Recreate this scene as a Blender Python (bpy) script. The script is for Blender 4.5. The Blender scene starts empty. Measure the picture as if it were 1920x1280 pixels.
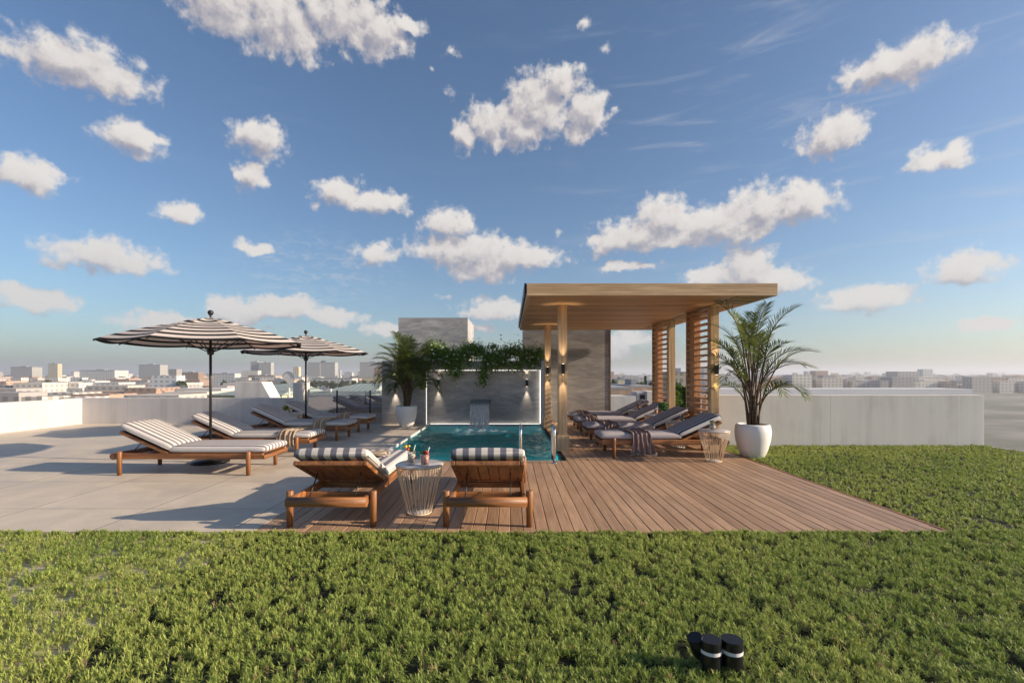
import bpy, math, random
import numpy as np
from mathutils import Vector, Matrix
random.seed(7); rng = np.random.default_rng(7)
S = bpy.context.scene; COL = S.collection
R = math.radians; PI = math.pi

# ------------------------------------------------------------------ camera
F = 900.0; VX = 957.0; VY = 700.0; H = 1.35          # focal (px of a 1920 wide frame), horizon, eye height
cd = bpy.data.cameras.new('camera'); cam = bpy.data.objects.new('camera', cd); COL.objects.link(cam)
cam.location = (0, 0, H); cam.rotation_euler = (R(90), 0, 0)
cd.sensor_width = 36; cd.lens = 36*F/1920
cd.shift_x = (960-VX)/1920; cd.shift_y = (VY-640)/1920
cd.clip_start = 0.05; cd.clip_end = 12000
S.camera = cam
def px(p, d): return (p-VX)/F*d
def pz(p, d): return H-(p-VY)/F*d

# ------------------------------------------------------------------ view
S.view_settings.view_transform = 'Standard'; S.view_settings.look = 'None'
S.view_settings.exposure = 0.65; S.view_settings.gamma = 1
S.cycles.use_denoising = True
S.cycles.max_bounces = 10; S.cycles.transparent_max_bounces = 16
S.cycles.caustics_reflective = False; S.cycles.caustics_refractive = False
S.cycles.sample_clamp_indirect = 4

# ------------------------------------------------------------------ node helpers
class NT:
    def __init__(s, t): s.t = t; s.n = t.nodes; s.l = t.links
    def node(s, ty, **k):
        n = s.n.new(ty)
        for a, b in k.items(): setattr(n, a, b)
        return n
    def put(s, sock, v):
        if v is None: return
        if hasattr(v, 'is_linked') or isinstance(v, bpy.types.NodeSocket): s.l.new(v, sock)
        else:
            if isinstance(v, (tuple, list)) and len(v) == 3 and sock.type == 'RGBA': v = (*v, 1)
            sock.default_value = v
    def math(s, op, a, b=None, c=None, clamp=False):
        n = s.node('ShaderNodeMath', operation=op); n.use_clamp = clamp
        s.put(n.inputs[0], a); s.put(n.inputs[1], b); s.put(n.inputs[2], c)
        return n.outputs[0]
    def vec(s, op, a, b=None, c=None):
        n = s.node('ShaderNodeVectorMath', operation=op)
        s.put(n.inputs[0], a)
        if b is not None:
            s.put(n.inputs['Scale'] if op == 'SCALE' else n.inputs[1], b)
        if c is not None: s.put(n.inputs[2], c)
        return n.outputs['Value'] if op in ('LENGTH', 'DOT_PRODUCT', 'DISTANCE') else n.outputs[0]
    def xyz(s, x, y, z):
        n = s.node('ShaderNodeCombineXYZ'); s.put(n.inputs[0], x); s.put(n.inputs[1], y); s.put(n.inputs[2], z); return n.outputs[0]
    def sep(s, v):
        n = s.node('ShaderNodeSeparateXYZ'); s.put(n.inputs[0], v); return n.outputs
    def noise(s, v, scale, detail=4, rough=.55, dist=0, dims='3D'):
        n = s.node('ShaderNodeTexNoise', noise_dimensions=dims)
        s.put(n.inputs['Vector'], v); n.inputs['Scale'].default_value = scale
        n.inputs['Detail'].default_value = detail; n.inputs['Roughness'].default_value = rough; n.inputs['Distortion'].default_value = dist
        return n.outputs[0]
    def ramp(s, f, stops, interp='LINEAR'):
        n = s.node('ShaderNodeValToRGB'); n.color_ramp.interpolation = interp
        e = n.color_ramp.elements
        while len(e) < len(stops): e.new(.5)
        for i, (p, c) in enumerate(stops):
            e[i].position = p; e[i].color = (*c, 1) if len(c) == 3 else c
        s.put(n.inputs[0], f); return n.outputs[0]
    def mix(s, f, a, b, blend='MIX'):
        n = s.node('ShaderNodeMix', data_type='RGBA', blend_type=blend)
        s.put(n.inputs[0], f); s.put(n.inputs[6], a); s.put(n.inputs[7], b); return n.outputs[2]
    def mapr(s, v, a, b, c, d, smooth=False):
        n = s.node('ShaderNodeMapRange'); n.interpolation_type = 'SMOOTHSTEP' if smooth else 'LINEAR'
        s.put(n.inputs[0], v)
        for i, q in enumerate((a, b, c, d)): s.put(n.inputs[i+1], q)
        return n.outputs[0]
    def bump(s, h, strength=.3, dist=.01):
        n = s.node('ShaderNodeBump'); n.inputs['Strength'].default_value = strength; n.inputs['Distance'].default_value = dist
        s.put(n.inputs['Height'], h); return n.outputs[0]
    def obj(s): return s.node('ShaderNodeTexCoord').outputs['Object']
    def mapping(s, v, scale=(1,1,1), rot=(0,0,0), loc=(0,0,0)):
        n = s.node('ShaderNodeMapping'); s.put(n.inputs[0], v)
        n.inputs['Scale'].default_value = scale; n.inputs['Rotation'].default_value = rot; n.inputs['Location'].default_value = loc
        return n.outputs[0]
def newmat(name):
    m = bpy.data.materials.new(name); m.use_nodes = True
    N = NT(m.node_tree); N.n.clear()
    out = N.node('ShaderNodeOutputMaterial'); p = N.node('ShaderNodeBsdfPrincipled')
    N.l.new(p.outputs[0], out.inputs[0]); N.p = p.inputs; N.out = out
    return m, N
def plain(name, c, rough=.5, metal=0, var=.12, vscale=20, spec=.5, bump=0):
    m, N = newmat(name)
    n = N.noise(N.obj(), vscale, 4)
    N.put(N.p['Base Color'], N.mix(n, [x*(1-var) for x in c], [min(1, x*(1+var)) for x in c]))
    N.p['Roughness'].default_value = rough; N.p['Metallic'].default_value = metal
    N.p['Specular IOR Level'].default_value = spec
    if bump: N.put(N.p['Normal'], N.bump(n, bump, .005))
    return m
def plaster(name, c):
    m, N = newmat(name); o = N.obj()
    a = N.noise(o, 1.1, 6, .6, .4); b = N.noise(N.mapping(o, (5, 5, .35)), 1.2, 5, .6); g = N.noise(o, 45, 3)
    f = N.math('ADD', N.math('MULTIPLY', a, .5), N.math('MULTIPLY', b, .5))
    cc = N.mix(1, c, N.ramp(f, [(.34, (.80,.79,.77)), (.5, (.97,.97,.97)), (.7, (1.06,1.06,1.05))]), 'MULTIPLY')
    s_ = N.sep(o); j = N.math('LESS_THAN', N.math('FRACT', N.math('DIVIDE', N.math('ADD', s_[0], s_[1]), 2.4)), .004)
    N.put(N.p['Base Color'], N.mix(N.math('MULTIPLY', j, .35), cc, (.2,.2,.2))); N.p['Roughness'].default_value = .85; N.p['Specular IOR Level'].default_value = .2
    N.put(N.p['Normal'], N.bump(N.math('ADD', g, a), .2, .004)); return m
def wood(name, a, b, axis='x', scale=1.0, rough=.5, planks=None):
    m, N = newmat(name); o = N.obj()
    st = {'x': (.05, 1, 1), 'y': (1, .05, 1), 'z': (1, 1, .05)}[axis]
    v = N.mapping(o, [k*scale for k in st])
    n1 = N.noise(v, 30, 6, .6, .6); n2 = N.noise(v, 7, 3, .5, 1.2)
    f = N.math('ADD', N.math('MULTIPLY', n1, .55), N.math('MULTIPLY', n2, .45))
    c = N.ramp(f, [(.37, a), (.63, b)])
    if planks:
        ax, w = planks
        t = N.math('DIVIDE', N.sep(o)[ax], w)
        fr = N.math('FRACT', t); idx = N.math('FLOOR', t)
        wn = N.node('ShaderNodeTexWhiteNoise', noise_dimensions='1D'); N.put(wn.inputs['W'], idx)
        c = N.mix(1, c, N.ramp(wn.outputs[0], [(0, (.8,.8,.8)), (1, (1.1,1.08,1.05))]), 'MULTIPLY')
        gap = N.math('LESS_THAN', fr, .05)
        c = N.mix(gap, c, [k*.25 for k in a])
    N.put(N.p['Base Color'], c); N.p['Roughness'].default_value = rough
    N.put(N.p['Normal'], N.bump(n1, .15, .002))
    return m
def emis(name, c, s):
    m, N = newmat(name); N.put(N.p['Base Color'], c); N.put(N.p['Emission Color'], c); N.p['Emission Strength'].default_value = s
    return m

# ------------------------------------------------------------------ world + sun
SUN_EL, SUN_AZ = 20.0, 98.0            # azimuth clockwise from +Y: low sun from the right, a little behind the viewer
sd = Vector((math.sin(R(SUN_AZ))*math.cos(R(SUN_EL)), math.cos(R(SUN_AZ))*math.cos(R(SUN_EL)), math.sin(R(SUN_EL))))
ld = bpy.data.lights.new('sun', 'SUN'); ld.energy = 5.0; ld.angle = R(.55); ld.color = (1, .81, .60)
lo = bpy.data.objects.new('sun', ld); COL.objects.link(lo); lo.rotation_euler = sd.to_track_quat('Z', 'Y').to_euler(); lo.location = (20, -5, 15)

W = bpy.data.worlds.new('World'); S.world = W; W.use_nodes = True
N = NT(W.node_tree); N.n.clear()
wo = N.node('ShaderNodeOutputWorld')
sky = N.node('ShaderNodeTexSky', sky_type='NISHITA'); sky.sun_disc = False
sky.sun_elevation = R(SUN_EL); sky.sun_rotation = R(SUN_AZ); sky.altitude = 100; sky.air_density = 1.0; sky.dust_density = 1.5; sky.ozone_density = 2.2
bg1 = N.node('ShaderNodeBackground'); bg1.inputs[1].default_value = .086
dirv = N.node('ShaderNodeTexCoord').outputs['Generated']
skyc = N.mix(1, sky.outputs[0], (.86, .97, 1.07), 'MULTIPLY')
N.l.new(skyc, bg1.inputs[0])
CL = [ # cloud lumps: where each was seen (px, px, half width, half height), turned into azimuth and elevation
 (520,45,95,62),(640,30,85,62),(705,65,55,42),(765,48,30,16),(420,10,80,60),
 (490,262,42,34),(474,330,26,26),
 (925,235,44,42),(1010,200,62,58),(1055,155,34,32),(1098,212,42,42),(1080,248,40,20),(868,256,20,30),(975,245,50,35),
 (1093,45,18,16),(1136,92,13,13),(1092,130,13,12),(848,103,22,16),(838,182,15,13),(1150,206,12,11),(812,130,10,9),
 (635,362,48,22),(705,380,60,19),(595,388,22,13),(668,340,15,14),(765,402,14,18),(785,426,14,10),
 (845,418,42,24),(880,470,105,27),(965,482,82,21),(705,472,42,16),(905,502,66,20),(1020,478,26,14),
 (1150,455,55,18),(1245,408,50,38),(1330,418,95,32),(1425,388,66,38),(1200,438,72,28),(1500,380,70,36),(1375,430,80,28),(1280,445,80,18),
 (1400,505,55,38),(1330,518,50,18),(1460,525,60,20),
 (530,578,72,22),(625,592,55,14),(450,585,60,22),(470,462,30,12),
 (930,582,64,16),(903,560,22,15),(715,617,34,12),(835,553,20,9),(545,620,24,8),(500,617,24,8),(900,617,26,9),
 (1185,640,36,15),(1150,652,40,14),(1250,590,30,12),(1050,440,14,10),(1170,500,60,8),
 (1560,250,70,36),(1680,120,110,40),(1760,300,60,24),(1620,560,90,22),(1800,500,80,26),(1850,610,60,14),
 (150,120,120,50),(60,330,70,30),(250,260,60,26),(200,480,100,26),(60,560,80,22),(330,400,40,16),(300,600,70,14),
]
def azel(x, y):
    d = Vector(((x-VX)/F, 1, (VY-y)/F)).normalized()
    return math.atan2(d.x, d.y), math.asin(d.z)
sx_, sy_, sz_ = N.sep(N.vec('NORMALIZE', dirv))
az = N.math('ARCTAN2', sx_, sy_); el = N.math('ARCSINE', sz_)
pos = N.xyz(az, el, 0)
def field(p):
    w1 = N.node('ShaderNodeTexNoise'); w1.inputs['Scale'].default_value = 16; w1.inputs['Detail'].default_value = 5; w1.inputs['Roughness'].default_value = .6
    N.put(w1.inputs['Vector'], p)
    q = N.vec('MULTIPLY_ADD', N.vec('SUBTRACT', w1.outputs['Color'], (.5,.5,.5)), (.06,.042,0), p)
    best = None
    for (x, y, hw, hh) in CL:
        a, e = azel(x, y); a2, e2 = azel(x+hw, y); a3, e3 = azel(x, y-hh)
        big = 1.5 if (y > 330 and hh > 13) else 1.34
        ra = max(abs(a2-a), .004)*1.34; re = max(abs(e3-e), .004)*big
        d = N.vec('LENGTH', N.vec('MULTIPLY', N.vec('SUBTRACT', q, (a, e, 0)), (1/ra, 1/re, 0)))
        if min(hw, hh) < 17 and hw < 26: d = N.math('ADD', N.math('MULTIPLY', d, .50), .70)
        best = d if best is None else N.math('MINIMUM', best, d)
    v = N.node('ShaderNodeTexVoronoi', feature='SMOOTH_F1'); v.inputs['Scale'].default_value = 42; v.inputs['Smoothness'].default_value = .4
    N.put(v.inputs['Vector'], q)
    n = N.noise(p, 42, 7, .62)
    f = N.math('SUBTRACT', 1.0, best)
    f = N.math('ADD', f, N.math('MULTIPLY', N.math('SUBTRACT', n, .5), 1.45))
    return N.math('SUBTRACT', f, N.math('MULTIPLY', N.math('SUBTRACT', v.outputs['Distance'], .45), .32))
f0 = field(pos)
f1 = field(N.vec('ADD', pos, N.xyz(.012, N.mapr(el, .10, .55, .034, .016), 0)))
dens = N.mapr(f0, -.04, .50, 0, 1, True)
lit = N.math('ADD', N.mapr(N.math('SUBTRACT', f0, f1), -.5, .5, 0, .55), N.mapr(f1, -.3, 1.1, .50, 0))
ccol = N.ramp(lit, [(.12, (.42,.42,.50)), (.40, (.62,.585,.61)), (.62, (.86,.80,.77)), (1, (1.0,.95,.90))])
# clouds near the horizon are seen through more air
hz = N.mapr(el, 0, .32, .42, 0)
ccol = N.mix(hz, ccol, (.56,.60,.66))
# thin high cirrus
ci = N.noise(N.mapping(pos, (2.6, 20, 1), (0, 0, R(-17))), 1.6, 6, .62, .6)
cm = N.math('MULTIPLY', N.mapr(ci, .5, .85, 0, .45, True), N.mapr(az, -.05, .35, .1, 1, True))
ri = N.noise(N.mapping(pos, (18, 60, 1), (0, 0, R(12))), 2.0, 4, .6, .8)
am = N.vec('LENGTH', N.vec('MULTIPLY', N.vec('SUBTRACT', pos, (*azel(600, 505), 0)), (5, 12, 0)))
rm = N.math('MULTIPLY', N.mapr(ri, .45, .75, 0, .5, True), N.mapr(am, .3, 1.1, 1, 0, True))
cm = N.math('MAXIMUM', cm, rm)
bg2 = N.node('ShaderNodeBackground'); N.put(bg2.inputs[0], ccol); bg2.inputs[1].default_value = .53
bg3 = N.node('ShaderNodeBackground'); bg3.inputs[0].default_value = (.60,.63,.70,1); bg3.inputs[1].default_value = .6
m1 = N.node('ShaderNodeMixShader'); N.put(m1.inputs[0], cm); N.l.new(bg1.outputs[0], m1.inputs[1]); N.l.new(bg3.outputs[0], m1.inputs[2])
above = N.math('MULTIPLY', N.math('MULTIPLY', dens, .96), N.mapr(el, 0, .03, 0, 1))
m2 = N.node('ShaderNodeMixShader'); N.put(m2.inputs[0], above); N.l.new(m1.outputs[0], m2.inputs[1]); N.l.new(bg2.outputs[0], m2.inputs[2])
N.l.new(m2.outputs[0], wo.inputs[0])
W.cycles.sampling_method = 'MANUAL'; W.cycles.sample_map_resolution = 512

# ------------------------------------------------------------------ mesh helpers
class MB:
    def __init__(s): s.v = []; s.f = []; s.sm = []
    def add(s, vs, fs, smooth=False, M=None):
        b = len(s.v)
        if M is not None: vs = [M @ Vector(v) for v in vs]
        s.v += [tuple(v) for v in vs]; s.f += [tuple(i+b for i in f) for f in fs]; s.sm += [smooth]*len(fs)
        return s
    def box(s, x0, x1, y0, y1, z0, z1, M=None):
        v = [(x0,y0,z0),(x1,y0,z0),(x1,y1,z0),(x0,y1,z0),(x0,y0,z1),(x1,y0,z1),(x1,y1,z1),(x0,y1,z1)]
        return s.add(v, [(0,3,2,1),(4,5,6,7),(0,1,5,4),(1,2,6,5),(2,3,7,6),(3,0,4,7)], False, M)
    def tube(s, pts, r, n=10, cap=True, M=None):
        pts = [Vector(p) for p in pts]; rr = r if isinstance(r, (list, tuple)) else [r]*len(pts)
        vs = []; fs = []
        up = None
        for i, p in enumerate(pts):
            t = (pts[min(i+1, len(pts)-1)]-pts[max(i-1, 0)]).normalized()
            if up is None: up = Vector((0,0,1)) if abs(t.z) < .9 else Vector((1,0,0))
            a = t.cross(up).normalized(); b = a.cross(t).normalized(); up = b
            for k in range(n):
                w = 2*PI*k/n; vs.append(p + a*math.cos(w)*rr[i] + b*math.sin(w)*rr[i])
        for i in range(len(pts)-1):
            for k in range(n):
                fs.append((i*n+k, i*n+(k+1)%n, (i+1)*n+(k+1)%n, (i+1)*n+k))
        s.add(vs, fs, True, M)
        if cap:
            b = len(s.v)-len(vs)
            s.f.append(tuple(b+k for k in range(n))[::-1]); s.sm.append(False)
            s.f.append(tuple(b+(len(pts)-1)*n+k for k in range(n))); s.sm.append(False)
        return s
    def lathe(s, prof, n=32, c=(0,0,0), M=None):
        vs = []; fs = []
        for (r, z) in prof:
            for k in range(n):
                w = 2*PI*k/n; vs.append((c[0]+r*math.cos(w), c[1]+r*math.sin(w), c[2]+z))
        for i in range(len(prof)-1):
            for k in range(n): fs.append((i*n+k, i*n+(k+1)%n, (i+1)*n+(k+1)%n, (i+1)*n+k))
        return s.add(vs, fs, True, M)
    def disc(s, r, z, n=32, c=(0,0,0)):
        return s.add([(c[0]+r*math.cos(2*PI*k/n), c[1]+r*math.sin(2*PI*k/n), c[2]+z) for k in range(n)], [tuple(range(n))])
    def build(s, name, mat, parent=None, origin=(0,0,0), bevel=0, seg=2, smooth=None):
        me = bpy.data.meshes.new(name)
        o3 = Vector(origin)
        me.from_pydata([tuple(Vector(v)-o3) for v in s.v], [], s.f)
        me.polygons.foreach_set('use_smooth', s.sm if smooth is None else [smooth]*len(s.sm))
        me.update()
        if mat: me.materials.append(mat)
        ob = bpy.data.objects.new(name, me); COL.objects.link(ob)
        ob.location = o3
        if parent: ob.parent = parent
        if bevel:
            b = ob.modifiers.new('bevel', 'BEVEL'); b.width = bevel; b.segments = seg; b.limit_method = 'ANGLE'; b.harden_normals = False
        return ob
def npmesh(name, V, Fq, mat, parent=None, cols=None, smooth=False, origin=(0,0,0)):
    """V (n,3), Fq (m,k) faces of equal size, cols (n,3) point colours"""
    me = bpy.data.meshes.new(name); k = Fq.shape[1]
    V = V - np.array(origin)
    me.vertices.add(len(V)); me.vertices.foreach_set('co', V.astype(np.float32).ravel())
    me.loops.add(Fq.size); me.loops.foreach_set('vertex_index', Fq.astype(np.int32).ravel())
    me.polygons.add(len(Fq)); me.polygons.foreach_set('loop_start', np.arange(0, Fq.size, k, dtype=np.int32))
    me.polygons.foreach_set('use_smooth', np.full(len(Fq), smooth))
    me.update(calc_edges=True)
    if cols is not None:
        at = me.attributes.new('tint', 'FLOAT_COLOR', 'POINT')
        at.data.foreach_set('color', np.hstack([cols, np.ones((len(cols), 1))]).astype(np.float32).ravel())
    me.materials.append(mat)
    ob = bpy.data.objects.new(name, me); COL.objects.link(ob); ob.location = origin
    if parent: ob.parent = parent
    return ob
def tag(o, label=None, cat=None, group=None, kind=None):
    if label: o['label'] = label
    if cat: o['category'] = cat
    if group: o['group'] = group
    if kind: o['kind'] = kind
    return o
def thing(name, label, cat, loc=(0,0,0), rz=0, group=None):
    o = bpy.data.objects.new(name, None); COL.objects.link(o); o.location = loc; o.rotation_euler = (0,0,rz)
    o.empty_display_size = .1
    return tag(o, label, cat, group)
def kids(o): return [c for c in COL.objects if c.parent == o]
def copy_tree(o, parent=None):
    c = o.copy(); COL.objects.link(c); c.parent = parent
    for ch in kids(o): copy_tree(ch, c)
    return c

# ------------------------------------------------------------------ materials
TEAK_D, TEAK_L = (.10,.034,.012), (.40,.175,.065)
teak = {a: wood('teak_'+a, TEAK_D, TEAK_L, a, 1.6, .5) for a in 'xyz'}
OAK_D, OAK_L = (.40,.25,.125), (.72,.52,.31)
oak = {a: wood('oak_'+a, OAK_D, OAK_L, a, 1.1, .5) for a in 'xyz'}
oak_ceiling = wood('oak_ceiling', (.42,.215,.085), (.84,.53,.26), 'x', 1.0, .5, (1, .19))
cedar_z = wood('cedar_posts', (.36,.17,.075), (.60,.33,.16), 'z', 1, .5)
black = plain('black_metal', (.012,.012,.014), .45)
dark_metal = plain('dark_metal', (.03,.028,.028), .4, .6)
steel = plain('brushed_steel', (.72,.73,.75), .18, 1, .03)
whiteplaster = plaster('white_plaster', (.68,.66,.64))
greyplaster = plaster('grey_plaster', (.54,.52,.52))
ceramic = plain('white_ceramic', (.78,.77,.76), .45, 0, .02, 4)
wire_gold = plain('champagne_wire', (.80,.66,.50), .4, 0, .05)
led = emis('led_strip', (1,.93,.84), 1.5)
def stone(name, base=.30, tile=(1.22,.605), glare=.45):
    m, N = newmat(name); o = N.obj()
    s = N.sep(o); v = N.xyz(N.math('ADD', s[0], s[1]), s[2], 0)
    b = N.node('ShaderNodeTexBrick'); N.put(b.inputs['Vector'], v)
    b.inputs['Scale'].default_value = 1; b.inputs['Brick Width'].default_value = tile[0]; b.inputs['Row Height'].default_value = tile[1]
    b.inputs['Mortar Size'].default_value = .0035; b.inputs['Mortar Smooth'].default_value = 0; b.inputs['Bias'].default_value = 0
    b.inputs['Color1'].default_value = (0,0,0,1); b.inputs['Color2'].default_value = (1,1,1,1); b.inputs['Mortar'].default_value = (.5,.5,.5,1)
    shift = N.vec('MULTIPLY', b.outputs[0], (3.7, 2.1, 5))
    vv = N.vec('ADD', v, shift)
    n1 = N.noise(N.mapping(vv, (1, 3.4, 1), (0, 0, R(-26))), .9, 7, .62, 1.7)
    n2 = N.noise(N.mapping(vv, (1, 7, 1), (0, 0, R(-12))), 1.8, 8, .7, 2.2)
    n3 = N.noise(o, 60, 3)
    f = N.math('ADD', N.math('MULTIPLY', n1, .55), N.math('ADD', N.math('MULTIPLY', n2, .35), N.math('MULTIPLY', n3, .10)))
    k = base
    c = N.ramp(f, [(.34, (k*.58,k*.56,k*.57)), (.47, (k*.88,k*.85,k*.84)), (.54, (k*1.08,k*1.04,k*1.01)), (.64, (k*1.45,k*1.38,k*1.32))])
    c = N.mix(N.math('MULTIPLY', b.outputs['Fac'], .55), c, (k*.45,k*.44,k*.44))
    N.put(N.p['Base Color'], c); N.p['Roughness'].default_value = glare
    N.put(N.p['Normal'], N.bump(N.math('SUBTRACT', f, N.math('MULTIPLY', b.outputs['Fac'], .6)), .25, .004))
    return m
stone_grey = stone('grey_veined_stone', .42)
stone_warm = stone('taupe_veined_stone', .27)

# ------------------------------------------------------------------ setting: ground, slab, terrace, deck
m, N = newmat('city_ground'); o = N.obj()
n = N.noise(o, .02, 8, .6); n2 = N.noise(o, .004, 4)
N.put(N.p['Base Color'], N.ramp(N.math('ADD', N.math('MULTIPLY', n, .6), N.math('MULTIPLY', n2, .4)), [(.35, (.05,.075,.035)), (.5, (.16,.16,.13)), (.62, (.30,.29,.27))])); N.p['Roughness'].default_value = .9
tag(MB().add([(-7000,-1500,-20),(7000,-1500,-20),(7000,9000,-20),(-7000,9000,-20)], [(0,1,2,3)]).build('ground', m, origin=(0,0,-20)), kind='structure')

DX0, DX1, DY0 = -2.20, 3.74, 4.10
PX0, PX1, PY0, PY1 = -2.17, .80, 7.45, 12.92
BACK = 13.3
LX, RX = -11.5, 9.0
slab = MB()
for (a, b, c, d) in ((LX-.2, RX+.2, -3, PY0), (LX-.2, PX0-.03, PY0, BACK), (PX1+.03, RX+.2, PY0, BACK), (PX0-.03, PX1+.03, PY1+.03, BACK)):
    slab.box(a, b, c, d, -1.6, -.045)
tag(slab.build('roof_slab', greyplaster), kind='structure')

m, N = newmat('terrace_tiles'); o = N.obj()
b = N.node('ShaderNodeTexBrick'); N.put(b.inputs['Vector'], o); b.offset = 0
b.inputs['Scale'].default_value = 1; b.inputs['Brick Width'].default_value = 1.2; b.inputs['Row Height'].default_value = 1.2; b.inputs['Mortar Size'].default_value = .006; b.inputs['Mortar Smooth'].default_value = .1
b.inputs['Color1'].default_value = (.60,.52,.42,1); b.inputs['Color2'].default_value = (.56,.485,.395,1); b.inputs['Mortar'].default_value = (.20,.18,.16,1)
n = N.noise(o, 2.2, 7, .6, .8); n5 = N.noise(o, 60, 3)
c = N.mix(1, b.outputs[0], N.ramp(n, [(.3, (.84,.84,.85)), (.7, (1.1,1.1,1.08))]), 'MULTIPLY')
c = N.mix(.3, c, N.mix(1, c, N.ramp(n5, [(.3, (.7,.7,.7)), (.7, (1.2,1.2,1.2))]), 'MULTIPLY'))
N.put(N.p['Base Color'], c); N.put(N.p['Roughness'], N.mapr(n, .3, .7, .45, .7)); N.put(N.p['Normal'], N.bump(N.math('SUBTRACT', n5, b.outputs['Fac']), .12, .002))
tag(MB().box(LX, DX0-.004, DY0, BACK, -.04, 0).box(LX, DX0-.004, -3, DY0-.005, -.044, -.03).box(DX0, PX1, PY1+.16, BACK, -.04, -.001).build('terrace_floor', m), kind='structure')
tag(MB().box(PX0-.03, PX0+.02, PY0, PY1-.0, -.04, .006).build('pool_coping', plain('coping', (.72,.70,.67), .4)), kind='structure')

# deck boards
m, N = newmat('deck_boards'); o = N.obj(); s = N.sep(o)
idx = N.math('FLOOR', N.math('DIVIDE', N.math('SUBTRACT', s[0], DX0), .11))
wn = N.node('ShaderNodeTexWhiteNoise', noise_dimensions='1D'); N.put(wn.inputs['W'], idx)
off = N.xyz(0, N.math('MULTIPLY', wn.outputs[0], 40), 0)
v = N.mapping(N.vec('ADD', o, off), (1, .045, 1))
n1 = N.noise(v, 45, 6, .65, .5); n2 = N.noise(N.mapping(o, (1, .4, 1)), 2.5, 4)
c = N.ramp(n1, [(.28, (.27,.17,.105)), (.5, (.41,.27,.172)), (.74, (.55,.38,.255))])
c = N.mix(1, c, N.ramp(wn.outputs[0], [(0, (.76,.73,.72)), (.5, (1,.98,.97)), (1, (1.16,1.14,1.12))]), 'MULTIPLY')
c = N.mix(1, c, N.ramp(n2, [(.3, (.86,.84,.84)), (.7, (1.1,1.09,1.08))]), 'MULTIPLY')
N.put(N.p['Base Color'], c); N.put(N.p['Roughness'], N.mapr(n1, .3, .7, .42, .6)); N.put(N.p['Normal'], N.bump(n1, .25, .002))
dk = MB(); i = 0
x = DX0
while x + .11 <= DX1 + .001:
    a, b_ = x+.003, x+.107
    segs = [(DY0, PY0-.005)] if x < PX1-.02 else [(DY0, 13.315)]
    for (y0, y1) in segs:
        yy = y0-random.uniform(0, 2.3)
        while yy < y1:
            e_ = yy+random.choice((1.8, 2.4, 3.0)); p0, p1 = max(yy, y0), min(e_-.003, y1)
            if p1-p0 > .02: dk.box(a, b_, p0, p1, -.022, random.uniform(-.0008, .0008))
            yy = e_
    x += .11
tag(dk.build('deck', m, bevel=.003, seg=1), kind='structure')
tag(MB().box(DX0, PX1, DY0, PY0, -.044, -.03).box(PX1, DX1, DY0, BACK, -.044, -.03).build('deck_base', plain('deck_gap', (.02,.014,.012), .9)), kind='structure')
tag(MB().box(DX1-.002, DX1+.03, DY0, PY1+.3, -.04, .004).build('deck_edging', teak['y']), kind='structure')

# ------------------------------------------------------------------ lawn
def vnoise(x, y, sc, seed):
    g = np.random.default_rng(seed).random((256, 256)); X = x*sc+90; Y = y*sc+90
    xi = np.floor(X).astype(int); yi = np.floor(Y).astype(int); fx = X-xi; fy = Y-yi
    fx = fx*fx*(3-2*fx); fy = fy*fy*(3-2*fy); xi %= 255; yi %= 255
    return (g[xi,yi]*(1-fx)+g[xi+1,yi]*fx)*(1-fy)+(g[xi,yi+1]*(1-fx)+g[xi+1,yi+1]*fx)*fy
m, N = newmat('grass_blades')
at = N.node('ShaderNodeAttribute', attribute_name='tint')
N.put(N.p['Base Color'], at.outputs['Color']); N.p['Roughness'].default_value = .5; N.p['Specular IOR Level'].default_value = .25
tr = N.node('ShaderNodeBsdfTranslucent'); N.l.new(at.outputs['Color'], tr.inputs[0])
ms = N.node('ShaderNodeMixShader'); ms.inputs[0].default_value = .3
N.l.new(N.n['Principled BSDF'].outputs[0], ms.inputs[1]); N.l.new(tr.outputs[0], ms.inputs[2]); N.l.new(ms.outputs[0], N.out.inputs[0])
grassmat = m
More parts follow.
